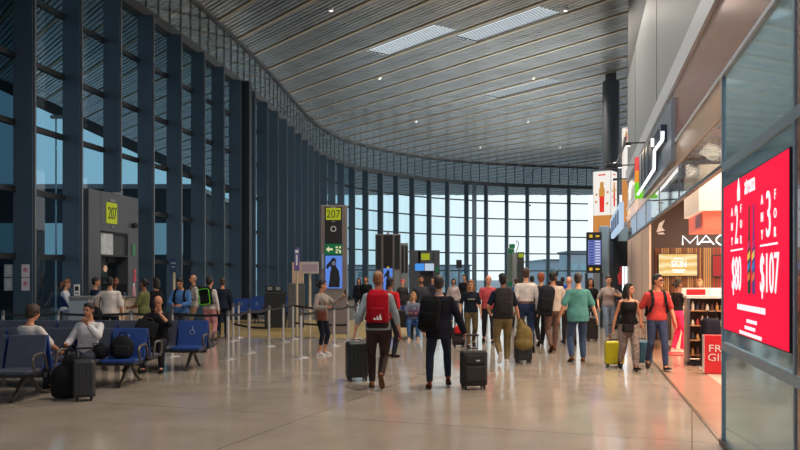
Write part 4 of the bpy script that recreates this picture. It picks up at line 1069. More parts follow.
    def W(v):                      # body coordinates -> world
        q = Rw @ (V(v)*k); return V((x+q.x, y+q.y, q.z))
    return dict(root=root, W=W, k=k, rz=rz, sp=sp, wr=wr, el=el, sh=sh, hd=hd, hc=hc, P=(x, y))

def backpack(p, lab, col, col2=None, size=(.31, .17, .48), z=.13, dx=0., one=None, rim=None, logo=None, tilt=0., straps_only=False, strapcol=None, basecol=None):
    """worn on the back of p; one = -1/1 when slung on one shoulder"""
    c = p['sp']((dx, -.125-size[1]/2, z+size[2]/2-.02)); base = V((c.x, c.y, c.z-size[2]/2))
    wb = p['W'](base); k = p['k']
    t = thing('backpack', lab, 'backpack', wb, p['rz'])
    w_, d_, h_ = size; R = Matrix.Rotation(tilt, 3, 'Y')
    cm = cloth(*col); c2 = cloth(*(col2 or [max(8, int(v*.75)) for v in col]))
    def ctr(v): return V((0, 0, h_/2))+R@(V(v))
    b = MB(k=k); b.rbox(ctr((0, 0, 0)), (w_, d_, h_), .07, R, 4); b.rbox(ctr((0, .01, .06)), (w_*.9, d_*.9, h_*.92), .08, R, 4); b.build('bag_body', cm, t, True)
    b = MB(k=k); b.rbox(ctr((0, -d_/2-.015, -.07)), (w_*.8, .07, h_*.42), .035, R, 4); pk = b.build('front_pocket', c2, t, True)
    b = MB(k=k); b.rbox(ctr((0, -.005, -h_/2+.05)), (w_*1.02, d_*1.04, .1), .04, R, 3); b.build('base_panel', cloth(*basecol) if basecol else c2, t, True)
    b = MB(k=k); b.tube([ctr((-.04, .06, h_/2-.02)), ctr((-.03, .06, h_/2+.03)), ctr((.03, .06, h_/2+.03)), ctr((.04, .06, h_/2-.02))], .009); b.build('top_handle', c2, t)
    b = MB(k=k); b.tube([ctr((-w_*.42, -d_*.1, -.1)), ctr((-w_*.4, -d_*.3, h_*.32)), ctr((0, -d_*.35, h_*.47)), ctr((w_*.4, -d_*.3, h_*.32)), ctr((w_*.42, -d_*.1, -.1))] if not rim else [ctr((a_*w_*.46, -d_/2-.045, c_*h_*.46)) for a_, c_ in ((0, -1), (-.8, -1), (-1, -.8), (-1, .8), (-.75, 1), (0, 1), (.75, 1), (1, .8), (1, -.8), (.8, -1), (0, -1))], .006 if not rim else .011); b.build('zip' if not rim else 'piping', cloth(*(rim or (60, 60, 60))), t)
    if logo:
        b = MB(k=k); y_ = -d_/2-.058
        for i in range(3):
            x_ = -.05+.042*i; hh = .035+.028*i
            b.prism([(x_, -.16), (x_+.034, -.16), (x_+.034-.02, -.16+hh), (x_-.006, -.16+hh*.72)], .006, ctr((0, y_, .02)))
        b.build('logo', cloth(*logo), pk)
    for s in ((-1, 1) if not one else (one,)):
        sx_ = .105 if not one else .12
        q = [(s*sx_, -.135, .40), (s*(sx_+.005), -.085, .49), (s*(sx_+.008), -.01, .525), (s*(sx_+.01), .075, .48), (s*(sx_+.012), .135, .38), (s*(sx_+.02), .142, .26), (s*(sx_+.06), .09, .14), (s*(sx_+.07), -.02, .1), (s*.13, -.14, .10)]
        pts = [(p['sp'](v)-base) for v in q]
        b = MB(k=k); b.strap(pts, .052, .014, (s, 0, 0)); b.build('strap', cloth(*(strapcol or [max(8, int(v*.85)) for v in col])), t)
    return t
def suitcase(lab, x, y, size, col, rz=0., handle=.0, soft=False, bar=None, wheels=4, z0=0., hand_to=None, facecol=None):
    w_, d_, h_ = size; t = thing('suitcase', lab, 'suitcase', (x, y, z0), rz)
    m = mat('case_%d_%d_%d' % col, hexc(*col), .42 if not soft else .8, noise=.08, bump=.2 if soft else 0)
    b = MB(); b.rbox((0, 0, .055+h_/2), (w_, d_, h_), .05, None, 4); sh_ = b.build('shell', m, t, False)
    if soft:
        b = MB(); b.rbox((0, -d_/2-.012, .055+h_*.36), (w_*.82, .05, h_*.44), .022); pk = b.build('front_pocket', m, t)
        b = MB(); b.rbox((0, -d_/2-.008, .055+h_*.77), (w_*.78, .035, h_*.24), .016); b.build('upper_pocket', m, t)
        b = MB(); b.box((.03, -d_/2-.028, .055+h_*.74), (.06, .006, .02)); b.build('badge', M_chrome, t)
    else:
        for k in range(5):
            b = MB(); b.rbox((-w_*.36+w_*.18*k, -d_/2-.003, .055+h_/2), (w_*.07, .014, h_*.86), .006); b.build('rib', m, t)
            b = MB(); b.rbox((-w_*.36+w_*.18*k, d_/2+.003, .055+h_/2), (w_*.07, .014, h_*.86), .006); b.build('rib', m, t)
    b = MB(); b.rbox((0, 0, .055+h_/2), (w_+.008, .02, h_+.008), .05, None, 4); b.build('zip_band', M_dark, t)
    b = MB(); b.tube([(-.08, d_*.2, .055+h_-.005), (-.07, d_*.2, .085+h_), (.07, d_*.2, .085+h_), (.08, d_*.2, .055+h_-.005)], .011); b.build('carry_handle', M_black, t)
    for sx_ in (-1, 1):
        for sy in (-1, 1):
            b = MB(); c = V((sx_*(w_/2-.05), sy*(d_/2-.04), .028)); b.cyl(c-V((.012, 0, 0)), c+V((.012, 0, 0)), .027, n=14); wl = b.build('wheel', M_black, t)
            b = MB(); b.box(c+V((0, 0, .02)), (.035, .03, .03)); b.build('fork', M_dark, wl)
    if handle:
        z1 = .055+h_+handle
        for sx_ in (-.09, .09):
            b = MB(); b.cyl((sx_, d_*.36, .05+h_), (sx_, d_*.36, z1), .009, n=8); b.build('telescopic_tube', M_steel, t)
        b = MB(); b.rbox((0, d_*.36, z1+.012), (.23, .032, .03), .012); b.build('grip', M_black, t)
    return t
def A(px, py): return gp(px, py)
def ad(px, d): return ((px-400)*d/F, d)
NEAR = .0095; MID = .013; FAR = .018
# ---- walking group in the middle
p = person('man in pale blue shirt walking away with a red backpack', A(378, 388), 1.80, 0, {-1: ((-.09, .10), 0, 0), 1: ((.05, -.24), 62, .05)}, dict(col=(156, 170, 174), sleeve=.74, hem=-.06, collar=(170, 182, 188)), dict(col=(60, 46, 42), loose=1.02), (150, 104, 70, 96, 66, 46), ('short', 'light'), 'light',
           L_=dict(at=(-.36, -.03, .82), curl=.9), R_=dict(at=(.33, .04, .86), curl=.9), vox=NEAR, fat=1.08, yaw=-6)
backpack(p, 'bright red backpack with white mark and black base on the man in pale blue', (172, 16, 36), (150, 14, 30), (.33, .2, .54), .0, logo=(230, 225, 225), strapcol=(170, 20, 36), basecol=(40, 34, 36))
t = tag(empty('phone', p['W']((.335, .055, .78))), 'small red object held in the right hand of the red backpack man', 'phone')
b = MB(); b.rbox((0, 0, 0), (.02, .075, .13), .008); b.build('cover', mat('phone_red', hexc(210, 40, 44), .4), t)
b = MB(); b.rbox((.011, 0, 0), (.004, .065, .115), .002); b.build('screen', M_black, t)
suitcase('large black ribbed suitcase at the left side of the red backpack man', *A(357, 380.5), (.36, .27, .6), (28, 34, 36), .28, .0)
p = person('man in dark navy suit jacket and jeans walking away pulling a case', A(439, 388), 1.74, 0, {-1: ((-.15, -.06), 8, 0), 1: ((.15, .12), 24, .02)}, dict(col=(26, 28, 38), sleeve=1., hem=-.17, inf=.026, name='jacket', collar=(200, 200, 205)), dict(col=(34, 42, 58)), (120, 66, 40, 70, 40, 28), ('short', 'dgrey'), 'light',
           R_=dict(at=(.43, .02, .80), curl=1.1, pole=(.6, -1, .2)), L_=dict(at=(-.25, .08, .92), curl=.6), vox=NEAR, fat=1.14, yaw=-5)
backpack(p, 'black backpack slung on the left shoulder of the suited man', (22, 23, 26), None, (.32, .2, .5), .0, dx=-.16, one=-1, tilt=.12)
sx_, sy_ = A(473.5, 389)
suitcase('black soft suitcase rolling beside the suited man', sx_, sy_, (.4, .24, .54), (42, 38, 36), .18, .22, True)
p = person('man in navy shirt and olive trousers walking away with a grey backpack', A(503, 364), 1.78, 0, 'midR', dict(col=(28, 36, 50), sleeve=.36, hem=-.06), dict(col=(122, 106, 72), loose=1.06), (206, 202, 196, 230, 228, 224), ('cap', 'black'), 'tan',
           R_=dict(at=(.32, .06, .86), curl=1.), L_=dict(at=(-.24, .16, 1.0), curl=.6), vox=NEAR, fat=1.06)
backpack(p, 'flat charcoal backpack on the man in olive trousers', (54, 50, 50), (46, 44, 44), (.34, .15, .56), -.02)
sx_, sy_ = A(523, 363); suitcase('black cabin suitcase under the olive bag', sx_, sy_, (.34, .22, .48), (34, 36, 40), .2, .16)
t = thing('duffel_bag', 'olive green soft bag draped over the black cabin suitcase', 'bag', (sx_-.02, sy_-.16, .36), .3)
b = MB(); b.ball((.02, 0, .18), (.19, .1, .24), 16, 12); b.ball((.0, -.02, .05), (.21, .11, .14), 16, 10); b.ball((-.05, .02, .38), (.08, .07, .16)); b.build('bag_body', cloth(112, 96, 56), t, True, .014)
b = MB(); b.tube([(-.1, 0, .4), (-.08, 0, .54), (.0, 0, .56), (.06, 0, .38)], .014); b.build('handle', cloth(84, 72, 44), t)
p = person('tall man in white shirt and jeans with a brown belt walking away', ad(526, 18.6), 1.92, 0, 'walkL', dict(col=(212, 204, 200), sleeve=1., hem=.07), dict(col=(38, 50, 78), belt=(110, 66, 44)), (50, 40, 36), ('short', 'brown'), 'light', vox=MID, yaw=-10)
p = person('red haired woman in dark jacket walking away ahead of the cream sweater man', ad(541, 20.2), 1.81, 0, 'walkR', dict(col=(52, 46, 48), sleeve=1., hem=-.08, inf=.024, name='jacket'), dict(col=(24, 24, 28)), (30, 28, 28), ('curly', 'red'), 'light', female=True, vox=MID)
p = person('man in cream sweater and taupe trousers with head turned right', A(553, 351.5), 1.84, 0, 'walkR', dict(col=(206, 190, 176), sleeve=.9, hem=-.05, inf=.022, name='sweater'), dict(col=(112, 88, 80)), (112, 72, 50, 60, 42, 34), ('short', 'black'), 'tan', R_=dict(at=(.28, .12, .92), curl=.5), vox=MID, yaw=-40, fat=1.1, beard='black')
backpack(p, 'black backpack hanging off the left shoulder of the cream sweater man', (34, 36, 42), (26, 28, 32), (.34, .2, .62), -.12, dx=-.2, one=-1, tilt=.14)
p = person('bald man walking ahead of the teal shirt man', ad(569, 20.4), 1.72, 0, 'walkL', dict(col=(150, 128, 110), sleeve=.4, hem=-.06), dict(col=(50, 46, 52)), (40, 34, 32), ('bald', 'brown'), 'pink', vox=MID, L_=dict(at=(-.2, .12, .95), curl=.4))
p = person('stout man in teal T-shirt and jeans walking away', A(578, 362), 1.80, 0, {-1: ((-.13, -.04), 12, 0), 1: ((.12, .08), 0, 0)}, dict(col=(84, 140, 134), sleeve=.42, hem=-.14, inf=.022), dict(col=(62, 78, 106), loose=1.08), (112, 74, 48, 62, 42, 32), ('short', 'dgrey'), 'light', L_=dict(at=(-.35, .05, .90), curl=.5), R_=dict(at=(.37, -.02, .86), curl=.6), vox=NEAR, fat=1.3, yaw=-8)
# ---- people coming towards the camera
p = person('woman in grey T-shirt and light jeans walking towards us holding a bag strap', A(608.5, 340), 1.74, 180, 'walkR', dict(col=(150, 136, 134), sleeve=.4, hem=.0), dict(col=(110, 124, 146)), (196, 150, 110, 220, 200, 180), ('pony', 'brown'), 'light', female=True, L_=dict(at=(-.2, .2, 1.22), curl=1., pole=(-1, -.3, -.6)), R_=dict(at=(.3, .1, .92), curl=.5), vox=MID, face_detail=True)
t = thing('shoulder_bag', 'dark grey shoulder bag of the woman in grey T-shirt', 'bag', p['W']((-.27, .06, .78)), p['rz'])
b = MB(); b.rbox((0, 0, .16), (.12, .34, .34), .05); b.build('bag_body', cloth(70, 62, 64), t, True)
b = MB(); b.strap([(-.0, -.1, .3), (.04, -.08, .5), (.12, .02, .68), (.06, .1, .5), (0, .1, .3)], .04, .01, (0, 1, 0)); b.build('strap', cloth(56, 50, 52), t)
pw = p = person('woman in black sleeveless top and patterned trousers walking towards us', A(628.5, 369.5), 1.60, 180, 'walkL', dict(col=(24, 22, 24), sleeve=0, hem=-.02, neck=.44), dict(col=(128, 112, 106), loose=1.22), (30, 28, 30), ('long', 'black'), 'tan', female=True, R_=dict(at=(.30, -.04, .86), curl=1.), L_=dict(at=(-.29, .02, .84), curl=.5), yaw=50, vox=NEAR, face_detail=True)
M_pat = bpy.data.materials.new('patterned_fabric'); M_pat.use_nodes = True
_n = M_pat.node_tree; _b = _n.nodes['Principled BSDF']; _t = _n.nodes.new('ShaderNodeTexCoord'); _v = _n.nodes.new('ShaderNodeTexVoronoi'); _v.inputs['Scale'].default_value = 42
_r = _n.nodes.new('ShaderNodeValToRGB'); _r.color_ramp.elements[0].color = (*hexc(56, 48, 48), 1); _r.color_ramp.elements[1].color = (*hexc(150, 134, 124), 1); _r.color_ramp.elements[0].position = .2; _r.color_ramp.elements[1].position = .7
_n.links.new(_t.outputs['Object'], _v.inputs['Vector']); _n.links.new(_v.outputs['Distance'], _r.inputs['Fac']); _n.links.new(_r.outputs['Color'], _b.inputs['Base Color']); _b.inputs['Roughness'].default_value = .85
for c_ in p['root'].children:
    if c_.name.startswith('trousers'): c_.data.materials[0] = M_pat
t = thing('waist_bag', 'small black bag hanging at the hip of the woman in patterned trousers', 'bag', p['W']((.06, .17, .78)), p['rz'])
b = MB(); b.rbox((0, 0, .07), (.22, .08, .15), .03); b.build('bag_body', cloth(30, 28, 30), t, True)
b = MB(); b.rbox((0, .045, .06), (.16, .02, .09), .01); b.build('front_pocket', cloth(38, 36, 38), t)
b = MB(); b.strap([(-.1, -.02, .12), (-.16, -.06, .2), (-.2, -.16, .24)], .02, .006, (0, 0, 1)); b.strap([(.1, -.02, .12), (.08, -.05, .2), (.07, -.1, .26)], .02, .006, (0, 0, 1)); b.build('strap', cloth(24, 24, 26), t)
sx_, sy_ = A(616, 367.5); suitcase('lime yellow suitcase behind the woman in patterned trousers', sx_, sy_+.12, (.36, .24, .44), (196, 182, 10), -.1, .3)
t = p
p = person('man in coral red T-shirt and jeans with sunglasses walking towards us', A(657, 370), 1.77, 180, 'walkL', dict(col=(186, 66, 64), sleeve=.4, hem=-.03), dict(col=(58, 68, 96), loose=.95), (40, 32, 32, 190, 180, 172), ('short', 'black'), 'tan', yaw=38, R_=dict(at=(.30, -.02, .88), curl=.9), L_=dict(at=(-.30, .1, .88), curl=.8), vox=NEAR, face_detail=True, glasses=True)
backpack(p, 'black backpack on the man in coral red T-shirt', (32, 30, 32), None, (.3, .16, .44), .04)
sx_, sy_ = A(644.5, 366.5); suitcase('teal blue suitcase between the red shirted man and patterned trousers woman', sx_, sy_+.15, (.36, .24, .44), (44, 92, 112), .05, .34)
p = person('woman in pink trousers and black top reaching towards the till', A(677.5, 352), 1.66, -75, 'apart', dict(col=(30, 28, 30), sleeve=.4, hem=.06), dict(col=(226, 60, 108), loose=1.1), (220, 190, 170, 240, 236, 230), ('bun', 'black'), 'brown', female=True, R_=dict(at=(.18, .42, 1.2), curl=.4, pole=(.4, -.3, -1)), L_=dict(at=(-.14, .4, 1.16), curl=.4, pole=(-.4, -.3, -1)), vox=MID)
p = person('fair shop assistant standing behind the red till counter', ad(700, 20.6), 1.66, 150, 'stand', dict(col=(226, 206, 186), sleeve=.9, hem=-.05), dict(col=(40, 36, 40)), (30, 30, 30), ('bob', 'blond'), 'light', female=True, lean=4, R_=dict(at=(.15, .36, 1.1), curl=.4), L_=dict(at=(-.15, .36, 1.1), curl=.4), vox=FAR)
p = person('woman with long wavy hair in navy printed T-shirt and olive trousers', A(471, 347), 1.65, 180, 'walkR', dict(col=(26, 34, 46), sleeve=.4, hem=-.04, print=(190, 180, 160)), dict(col=(96, 84, 58)), (60, 48, 40), ('long', 'light'), 'light', female=True, yaw=-10, pitch=12, R_=dict(at=(.28, .06, .92), curl=.6), vox=MID, face_detail=True)
p = person('man in faded red polo shirt walking towards us', A(488.5, 342.7), 1.76, 180, 'walkL', dict(col=(184, 78, 82), sleeve=.42, hem=-.06), dict(col=(38, 36, 44)), (44, 36, 34), ('thin', 'red'), 'pink', R_=dict(at=(.31, .03, .86), curl=.6), vox=MID, face_detail=True, fat=1.1)
p = person('bearded man in dark grey shirt facing us behind the blond woman', ad(421, 23.4), 1.75, 180, 'stand', dict(col=(62, 62, 68), sleeve=1., hem=-.08), dict(col=(40, 42, 54)), (40, 34, 32), ('short', 'black'), 'tan', vox=MID, face_detail=True, beard='black')
p = person('man in red shirt seen from the side behind the red backpack man', ad(390, 17.2), 1.71, -35, 'stand', dict(col=(196, 34, 46), sleeve=.45, hem=-.06), dict(col=(44, 44, 54)), (40, 34, 32), ('short', 'black'), 'brown', vox=MID)
t = thing('shoulder_bag', 'black shoulder bag of the man in red shirt', 'bag', p['W']((.28, -.02, .72)), p['rz'])
b = MB(); b.rbox((0, 0, .16), (.12, .34, .32), .05); b.build('bag_body', M_blk2, t, True)
b = MB(); b.strap([(0, -.12, .3), (-.03, -.1, .5), (-.16, -.02, .68), (-.03, .1, .5), (0, .12, .3)], .035, .008, (0, 1, 0)); b.build('strap', M_blk2, t)
XS = XE-.58*.5
p = person('blond older woman sitting on a blue seat facing us', (XS, 22.25), 1.66, 180, 'sit', dict(col=(110, 112, 128), sleeve=1., hem=-.02), dict(col=(62, 96, 140)), (206, 160, 130, 230, 225, 220), ('bob', 'blond'), 'light', female=True, pelvis=.56, lean=-6, vox=MID, face_detail=True, L_=dict(at=(-.12, .28, .74), curl=.6), R_=dict(at=(.12, .28, .74), curl=.6))
t = thing('handbag', 'dark flowered purple handbag on the lap of the blond woman', 'bag', p['W']((-.02, .32, .66)), p['rz'])
b = MB(); b.rbox((0, 0, .1), (.3, .13, .2), .05); b.build('bag_body', mat('flower_cloth', hexc(70, 44, 74), .8, noise=.6, nscale=22), t, True)
b = MB(); b.tube([(-.08, 0, .19), (-.06, 0, .3), (.06, 0, .3), (.08, 0, .19)], .01); b.build('handle', M_blk2, t)
sx_, sy_ = A(458.5, 347); suitcase('small black and red trolley case behind the suited man', sx_, sy_, (.3, .22, .42), (44, 34, 38), .1, .3, True)
t = thing('handbag', 'red pouch on top of the small black trolley case', 'bag', (sx_, sy_-.17, .36), .1)
b = MB(); b.rbox((0, 0, .08), (.22, .1, .18), .04); b.build('bag_body', cloth(196, 40, 46), t, True)
b = MB(); b.tube([(-.06, 0, .16), (-.04, 0, .22), (.04, 0, .22), (.06, 0, .16)], .008); b.build('handle', cloth(150, 30, 36), t)
p = person('dark haired woman in black walking behind the teal shirt man', ad(590.5, 23.5), 1.68, 175, 'walkR', dict(col=(26, 24, 28), sleeve=1., hem=-.1, inf=.022, name='jacket'), dict(col=(28, 28, 34)), (26, 26, 28), ('long', 'black'), 'tan', female=True, vox=MID, face_detail=True)
sx_, sy_ = A(592, 341); suitcase('upright black suitcase right of the teal shirt man', sx_, sy_, (.3, .24, .6), (32, 28, 30), 0, .2)
# ---- far crowd
FARP = [
 ('man in black standing far behind the red backpack', 366, 31, 1.74, 160, (26, 28, 34), (26, 28, 34), ('short', 'black'), 'tan', 0),
 ('far person in pale pink hat and dark coat left of the bearded man', 402.5, 31, 1.60, 180, (60, 54, 58), (40, 40, 48), ('curly', (206, 90, 100)), 'light', 1),
 ('far woman in pale top with dark hair left of the thin signpost', 453.5, 30, 1.64, 180, (178, 164, 162), (60, 62, 78), ('bob', 'black'), 'tan', 1),
 ('far man in black jacket right of the thin signpost', 464.5, 33, 1.80, 150, (30, 32, 38), (34, 36, 44), ('short', 'black'), 'tan', 0),
 ('far man in blue jacket half hidden behind the tall white shirted man', 516.5, 27, 1.66, 0, (52, 92, 140), (40, 44, 56), ('short', 'brown'), 'light', 0),
 ('dark haired man just right of the tall white shirted man', 532, 27, 1.74, 0, (60, 50, 54), (38, 38, 46), ('short', 'black'), 'tan', 0),
 ('dark haired man far ahead of the cream sweater man', 555.5, 28, 1.92, 0, (50, 48, 52), (40, 40, 46), ('short', 'black'), 'tan', 0),
 ('person in bright blue jacket ahead of the bald man', 562.5, 30, 1.70, 0, (30, 76, 190), (36, 38, 50), ('short', 'black'), 'tan', 1),
 ('far person in dark grey beside the far gate portal', 432.5, 36, 1.66, 180, (50, 54, 62), (40, 44, 54), ('bob', 'brown'), 'light', 1),
 ('far person in black coat left of the wide grey kiosk', 359, 34, 1.66, 170, (34, 36, 42), (30, 32, 38), ('long', 'black'), 'tan', 1),
]
for (lab, px, d, h_, fc, c1, c2, hr, sk, fem) in FARP:
    person(lab, ad(px, d), h_, fc, random.choice(['walkL', 'walkR', 'stand']), dict(col=c1, sleeve=1., hem=-.08, inf=.02), dict(col=c2), (40, 36, 36), hr, sk, female=bool(fem), vox=FAR)
# ---- left: barrier queue
p = person('woman in grey cardigan and black cropped leggings holding up a phone', A(321.5, 355), 1.65, -118, 'apart', dict(col=(142, 132, 126), sleeve=1., hem=-.14, inf=.024, name='cardigan'), dict(col=(30, 34, 46), length=.62, loose=.9), (206, 200, 200, 230, 230, 230), ('bun', 'black'), 'tan', female=True, yaw=26, pitch=4, L_=dict(at=(-.22, .42, 1.36), curl=.9, pole=(-.3, -.3, -1)), R_=dict(at=(.2, .26, 1.12), curl=.7, pole=(.5, -.6, -.6)), vox=NEAR, face_detail=True)
t = thing('phone', 'phone in the raised hand of the woman in grey cardigan', 'phone', p['W']((-.23, .51, 1.46)), p['rz'])
b = MB(); b.rbox((0, 0, 0), (.075, .011, .15), .005); b.build('phone_body', M_black, t)
b = MB(); b.rbox((0, -.006, 0), (.066, .003, .138), .001); b.build('screen', mat('phone_glass', hexc(60, 64, 76), .1), t)
t = thing('handbag', 'brown shoulder bag of the woman in grey cardigan', 'bag', p['W']((.23, .16, .82)), p['rz'])
b = MB(); b.rbox((0, 0, .11), (.09, .24, .22), .035); b.build('bag_body', cloth(112, 66, 50), t, True)
b = MB(); b.strap([(0, -.08, .2), (-.03, -.08, .4), (-.1, -.12, .56), (-.03, .06, .4), (0, .08, .2)], .02, .006, (0, 1, 0)); b.build('strap', cloth(90, 52, 40), t)
p = person('person in white top and pink striped trousers in the queue', ad(209.5, 21.6), 1.70, -12, 'stand', dict(col=(196, 190, 186), sleeve=1., hem=-.06), dict(col=(196, 138, 140), loose=1.15), (60, 50, 50), ('curly', 'black'), 'tan', female=True, yaw=-40, L_=dict(at=(-.2, .22, 1.1), curl=.6), vox=MID)
backpack(p, 'black backpack with neon green edging in the queue', (22, 26, 26), (26, 30, 30), (.34, .17, .46), .08, rim=(110, 230, 40), tilt=-.14)
p = person('person in dark navy standing beside the green edged backpack', ad(222.5, 22.6), 1.68, 10, 'stand', dict(col=(32, 38, 54), sleeve=1., hem=-.1, inf=.02, name='jacket'), dict(col=(30, 36, 52)), (24, 24, 26), ('short', 'brown'), 'tan', vox=MID)
p = person('grey haired man in pale shirt and beige trousers behind the blue shirted man', ad(193.5, 22.4), 1.77, 120, 'stand', dict(col=(182, 176, 168), sleeve=.9, hem=-.06), dict(col=(150, 136, 116)), (60, 50, 44), ('thin', 'grey'), 'tan', yaw=10, vox=MID, face_detail=True)
backpack(p, 'dark backpack on the grey haired man in pale shirt', (40, 40, 44), None, (.3, .16, .44), .06)
p = person('man in blue shirt looking down at his phone behind the rear seats', ad(181, 18.9), 1.72, 176, 'stand', dict(col=(70, 110, 164), sleeve=.85, hem=-.1, inf=.02), dict(col=(60, 62, 74)), (50, 44, 40), ('short', 'black'), 'tan', pitch=28, L_=dict(at=(-.07, .30, 1.08), curl=.7, pole=(-1, -.4, -.5)), R_=dict(at=(.07, .30, 1.08), curl=.7, pole=(1, -.4, -.5)), vox=.011, face_detail=True)
backpack(p, 'black backpack worn by the man in blue shirt', (30, 30, 34), None, (.3, .16, .44), .06)
t = thing('phone', 'dark phone in both hands of the man in blue shirt', 'phone', p['W']((0, .37, 1.13)), p['rz'])
b = MB(); b.rbox((0, 0, 0), (.075, .13, .012), .005, Matrix.Rotation(.7, 3, 'X')); b.build('phone_body', M_black, t)
b = MB(); b.rbox((0, -.005, .007), (.066, .118, .003), .001, Matrix.Rotation(.7, 3, 'X')); b.build('screen', MATS['phone_glass'], t)
# ---- left: service desk
p = person('woman agent in white blouse and navy vest behind the service desk', ad(66, 19.9), 1.66, -75, 'stand', dict(col=(206, 206, 212), sleeve=.95, hem=-.02), dict(col=(30, 36, 56)), (24, 24, 26), ('pony', 'light'), 'light', female=True, pitch=10, R_=dict(at=(.12, .34, 1.06), curl=.5), L_=dict(at=(-.12, .34, 1.06), curl=.5), vox=MID)
g = MB(k=p['k']); g.M = Matrix.Identity(4)
g.loft([g.ring(p['sp']((0, 0, u)), V((rx, 0, 0)), V((0, ry, 0)), 20) for u, rx, ry in ((-.02, .19, .145), (.1, .168, .13), (.2, .165, .135), (.3, .178, .15), (.38, .17, .14), (.44, .12, .11))]); g.build('vest', cloth(30, 44, 92), p['root'], True)
p = person('woman in pale green top with dark hair at the desk', ad(86.5, 21.2), 1.76, -60, 'stand', dict(col=(120, 144, 132), sleeve=.9, hem=-.06), dict(col=(40, 40, 46)), (30, 30, 30), ('curly', 'black'), 'tan', female=True, pitch=12, vox=MID)
p = person('man in dark navy suit facing the white shirted traveller at the desk', ad(95.5, 20.4), 1.70, -70, 'stand', dict(col=(26, 36, 56), sleeve=1., hem=-.14, inf=.024, name='jacket', collar=(200, 196, 210)), dict(col=(26, 32, 48)), (22, 22, 24), ('short', 'black'), 'tan', vox=MID, L_=dict(at=(-.1, .3, 1.1), curl=.5))
p = person('man in white shirt leaning on the service desk with his back to us', ad(110, 17.85), 1.72, 10, 'apart', dict(col=(200, 192, 186), sleeve=.45, hem=-.07, inf=.022), dict(col=(34, 36, 46)), (40, 36, 34), ('short', 'black'), 'tan', L_=dict(at=(-.33, .2, 1.0), curl=.4, pole=(-1, -.6, -.2)), vox=.011, fat=1.15)
p = person('male agent in white shirt standing in the gate doorway', ad(116, 21.5), 1.72, 195, 'stand', dict(col=(70, 76, 92), sleeve=1., hem=-.06), dict(col=(26, 30, 44)), (22, 22, 24), ('short', 'black'), 'brown', vox=MID, face_detail=True)
p['root']['label'] = 'male agent in dark uniform standing in the gate doorway'
p = person('woman in olive green top and beige trousers at the right service desk', ad(144, 18.8), 1.68, 78, 'stand', dict(col=(100, 104, 66), sleeve=.45, hem=-.05), dict(col=(190, 172, 140), loose=1.1), (60, 50, 46), ('bun', 'black'), 'brown', female=True, L_=dict(at=(-.12, .32, 1.05), curl=.4), R_=dict(at=(.12, .3, 1.05), curl=.4), vox=MID)
p = person('woman in black waiting behind the woman in olive green', ad(156, 20.2), 1.68, 70, 'stand', dict(col=(22, 22, 26), sleeve=1., hem=-.1, inf=.022, name='jacket'), dict(col=(24, 24, 28)), (22, 22, 24), ('bob', 'black'), 'tan', female=True, vox=MID)
t = thing('handbag', 'black bag hanging at the hip of the white shirted traveller', 'bag', ((95-400)/F*17.6, 17.6, .74))
b = MB(); b.ball((0, 0, .16), (.16, .1, .18)); b.rbox((.0, 0, .12), (.3, .16, .24), .06); b.build('bag_body', M_blk2, t, True, .014)
b = MB(); b.tube([(-.06, 0, .28), (.0, 0, .5), (.12, .0, .56), (.1, 0, .28)], .012); b.build('strap', M_blk2, t)
# ---- left: seated
def bx(xr, yr, k, sgn, rz=-.03, pitch=.58, dy=.33):
    lx = -pitch*(k+.5); ly = sgn*dy
    return (xr+lx*math.cos(rz)-ly*math.sin(rz), yr+lx*math.sin(rz)+ly*math.cos(rz))
q = bx(XA, 11.5, 0, 1)
p = person('curly haired man in white T-shirt sitting with his back to us', (q[0]-.13, q[1]+.02), 1.70, -22, {1: ((.16, .46), 0, 0), -1: ((-.12, .40), 0, 0)}, dict(col=(206, 198, 190), sleeve=.45, hem=-.04, inf=.022), dict(col=(60, 62, 76)), (40, 36, 36, 200, 190, 180), ('curly', 'brown'), 'tan', pelvis=.55, lean=-4, L_=dict(at=(-.16, .4, .62), curl=.5), R_=dict(at=(.2, .34, .64), curl=.5, pole=(.8, -.6, -.6)), vox=NEAR, pitch=14, yaw=-12)
q = bx(XB, 13.0, 1, -1)
p = person('man in white long sleeved shirt sitting with his hand on his face', q, 1.70, 176, {1: ((.22, .54), 0, 0), -1: ((-.2, .46), 0, 0)}, dict(col=(196, 194, 196), sleeve=.9, hem=-.02, inf=.022), dict(col=(54, 58, 70), loose=1.08), (40, 36, 36, 200, 190, 180), ('short', 'black'), 'tan', pelvis=.55, lean=-9, yaw=-10, pitch=8, L_=dict(at=(-.08, .15, 1.02), curl=1., pole=(-.8, .4, -1), fwd=(0, 0, 1)), R_=dict(at=(.22, .27, .70), curl=.6, pole=(.7, -.6, -.8)), vox=NEAR, face_detail=True)
q = bx(XC, 15.2, 1, -1)
p = person('bald man in black T-shirt sitting with his hand over his mouth', q, 1.76, 184, {1: ((.16, .42), 0, 0), -1: ((-.16, .44), 0, 0)}, dict(col=(26, 26, 30), sleeve=.48, hem=-.02, inf=.022), dict(col=(34, 34, 42), loose=1.05), (30, 28, 28), ('bald', 'black'), 'tan', pelvis=.56, lean=-4, pitch=12, L_=dict(at=(-.07, .18, 1.05), curl=1., pole=(-.8, .4, -1), fwd=(0, 0, 1)), R_=dict(at=(.2, .3, .76), curl=.6, pole=(1, -.5, -.3)), vox=.011, face_detail=True, fat=1.12)
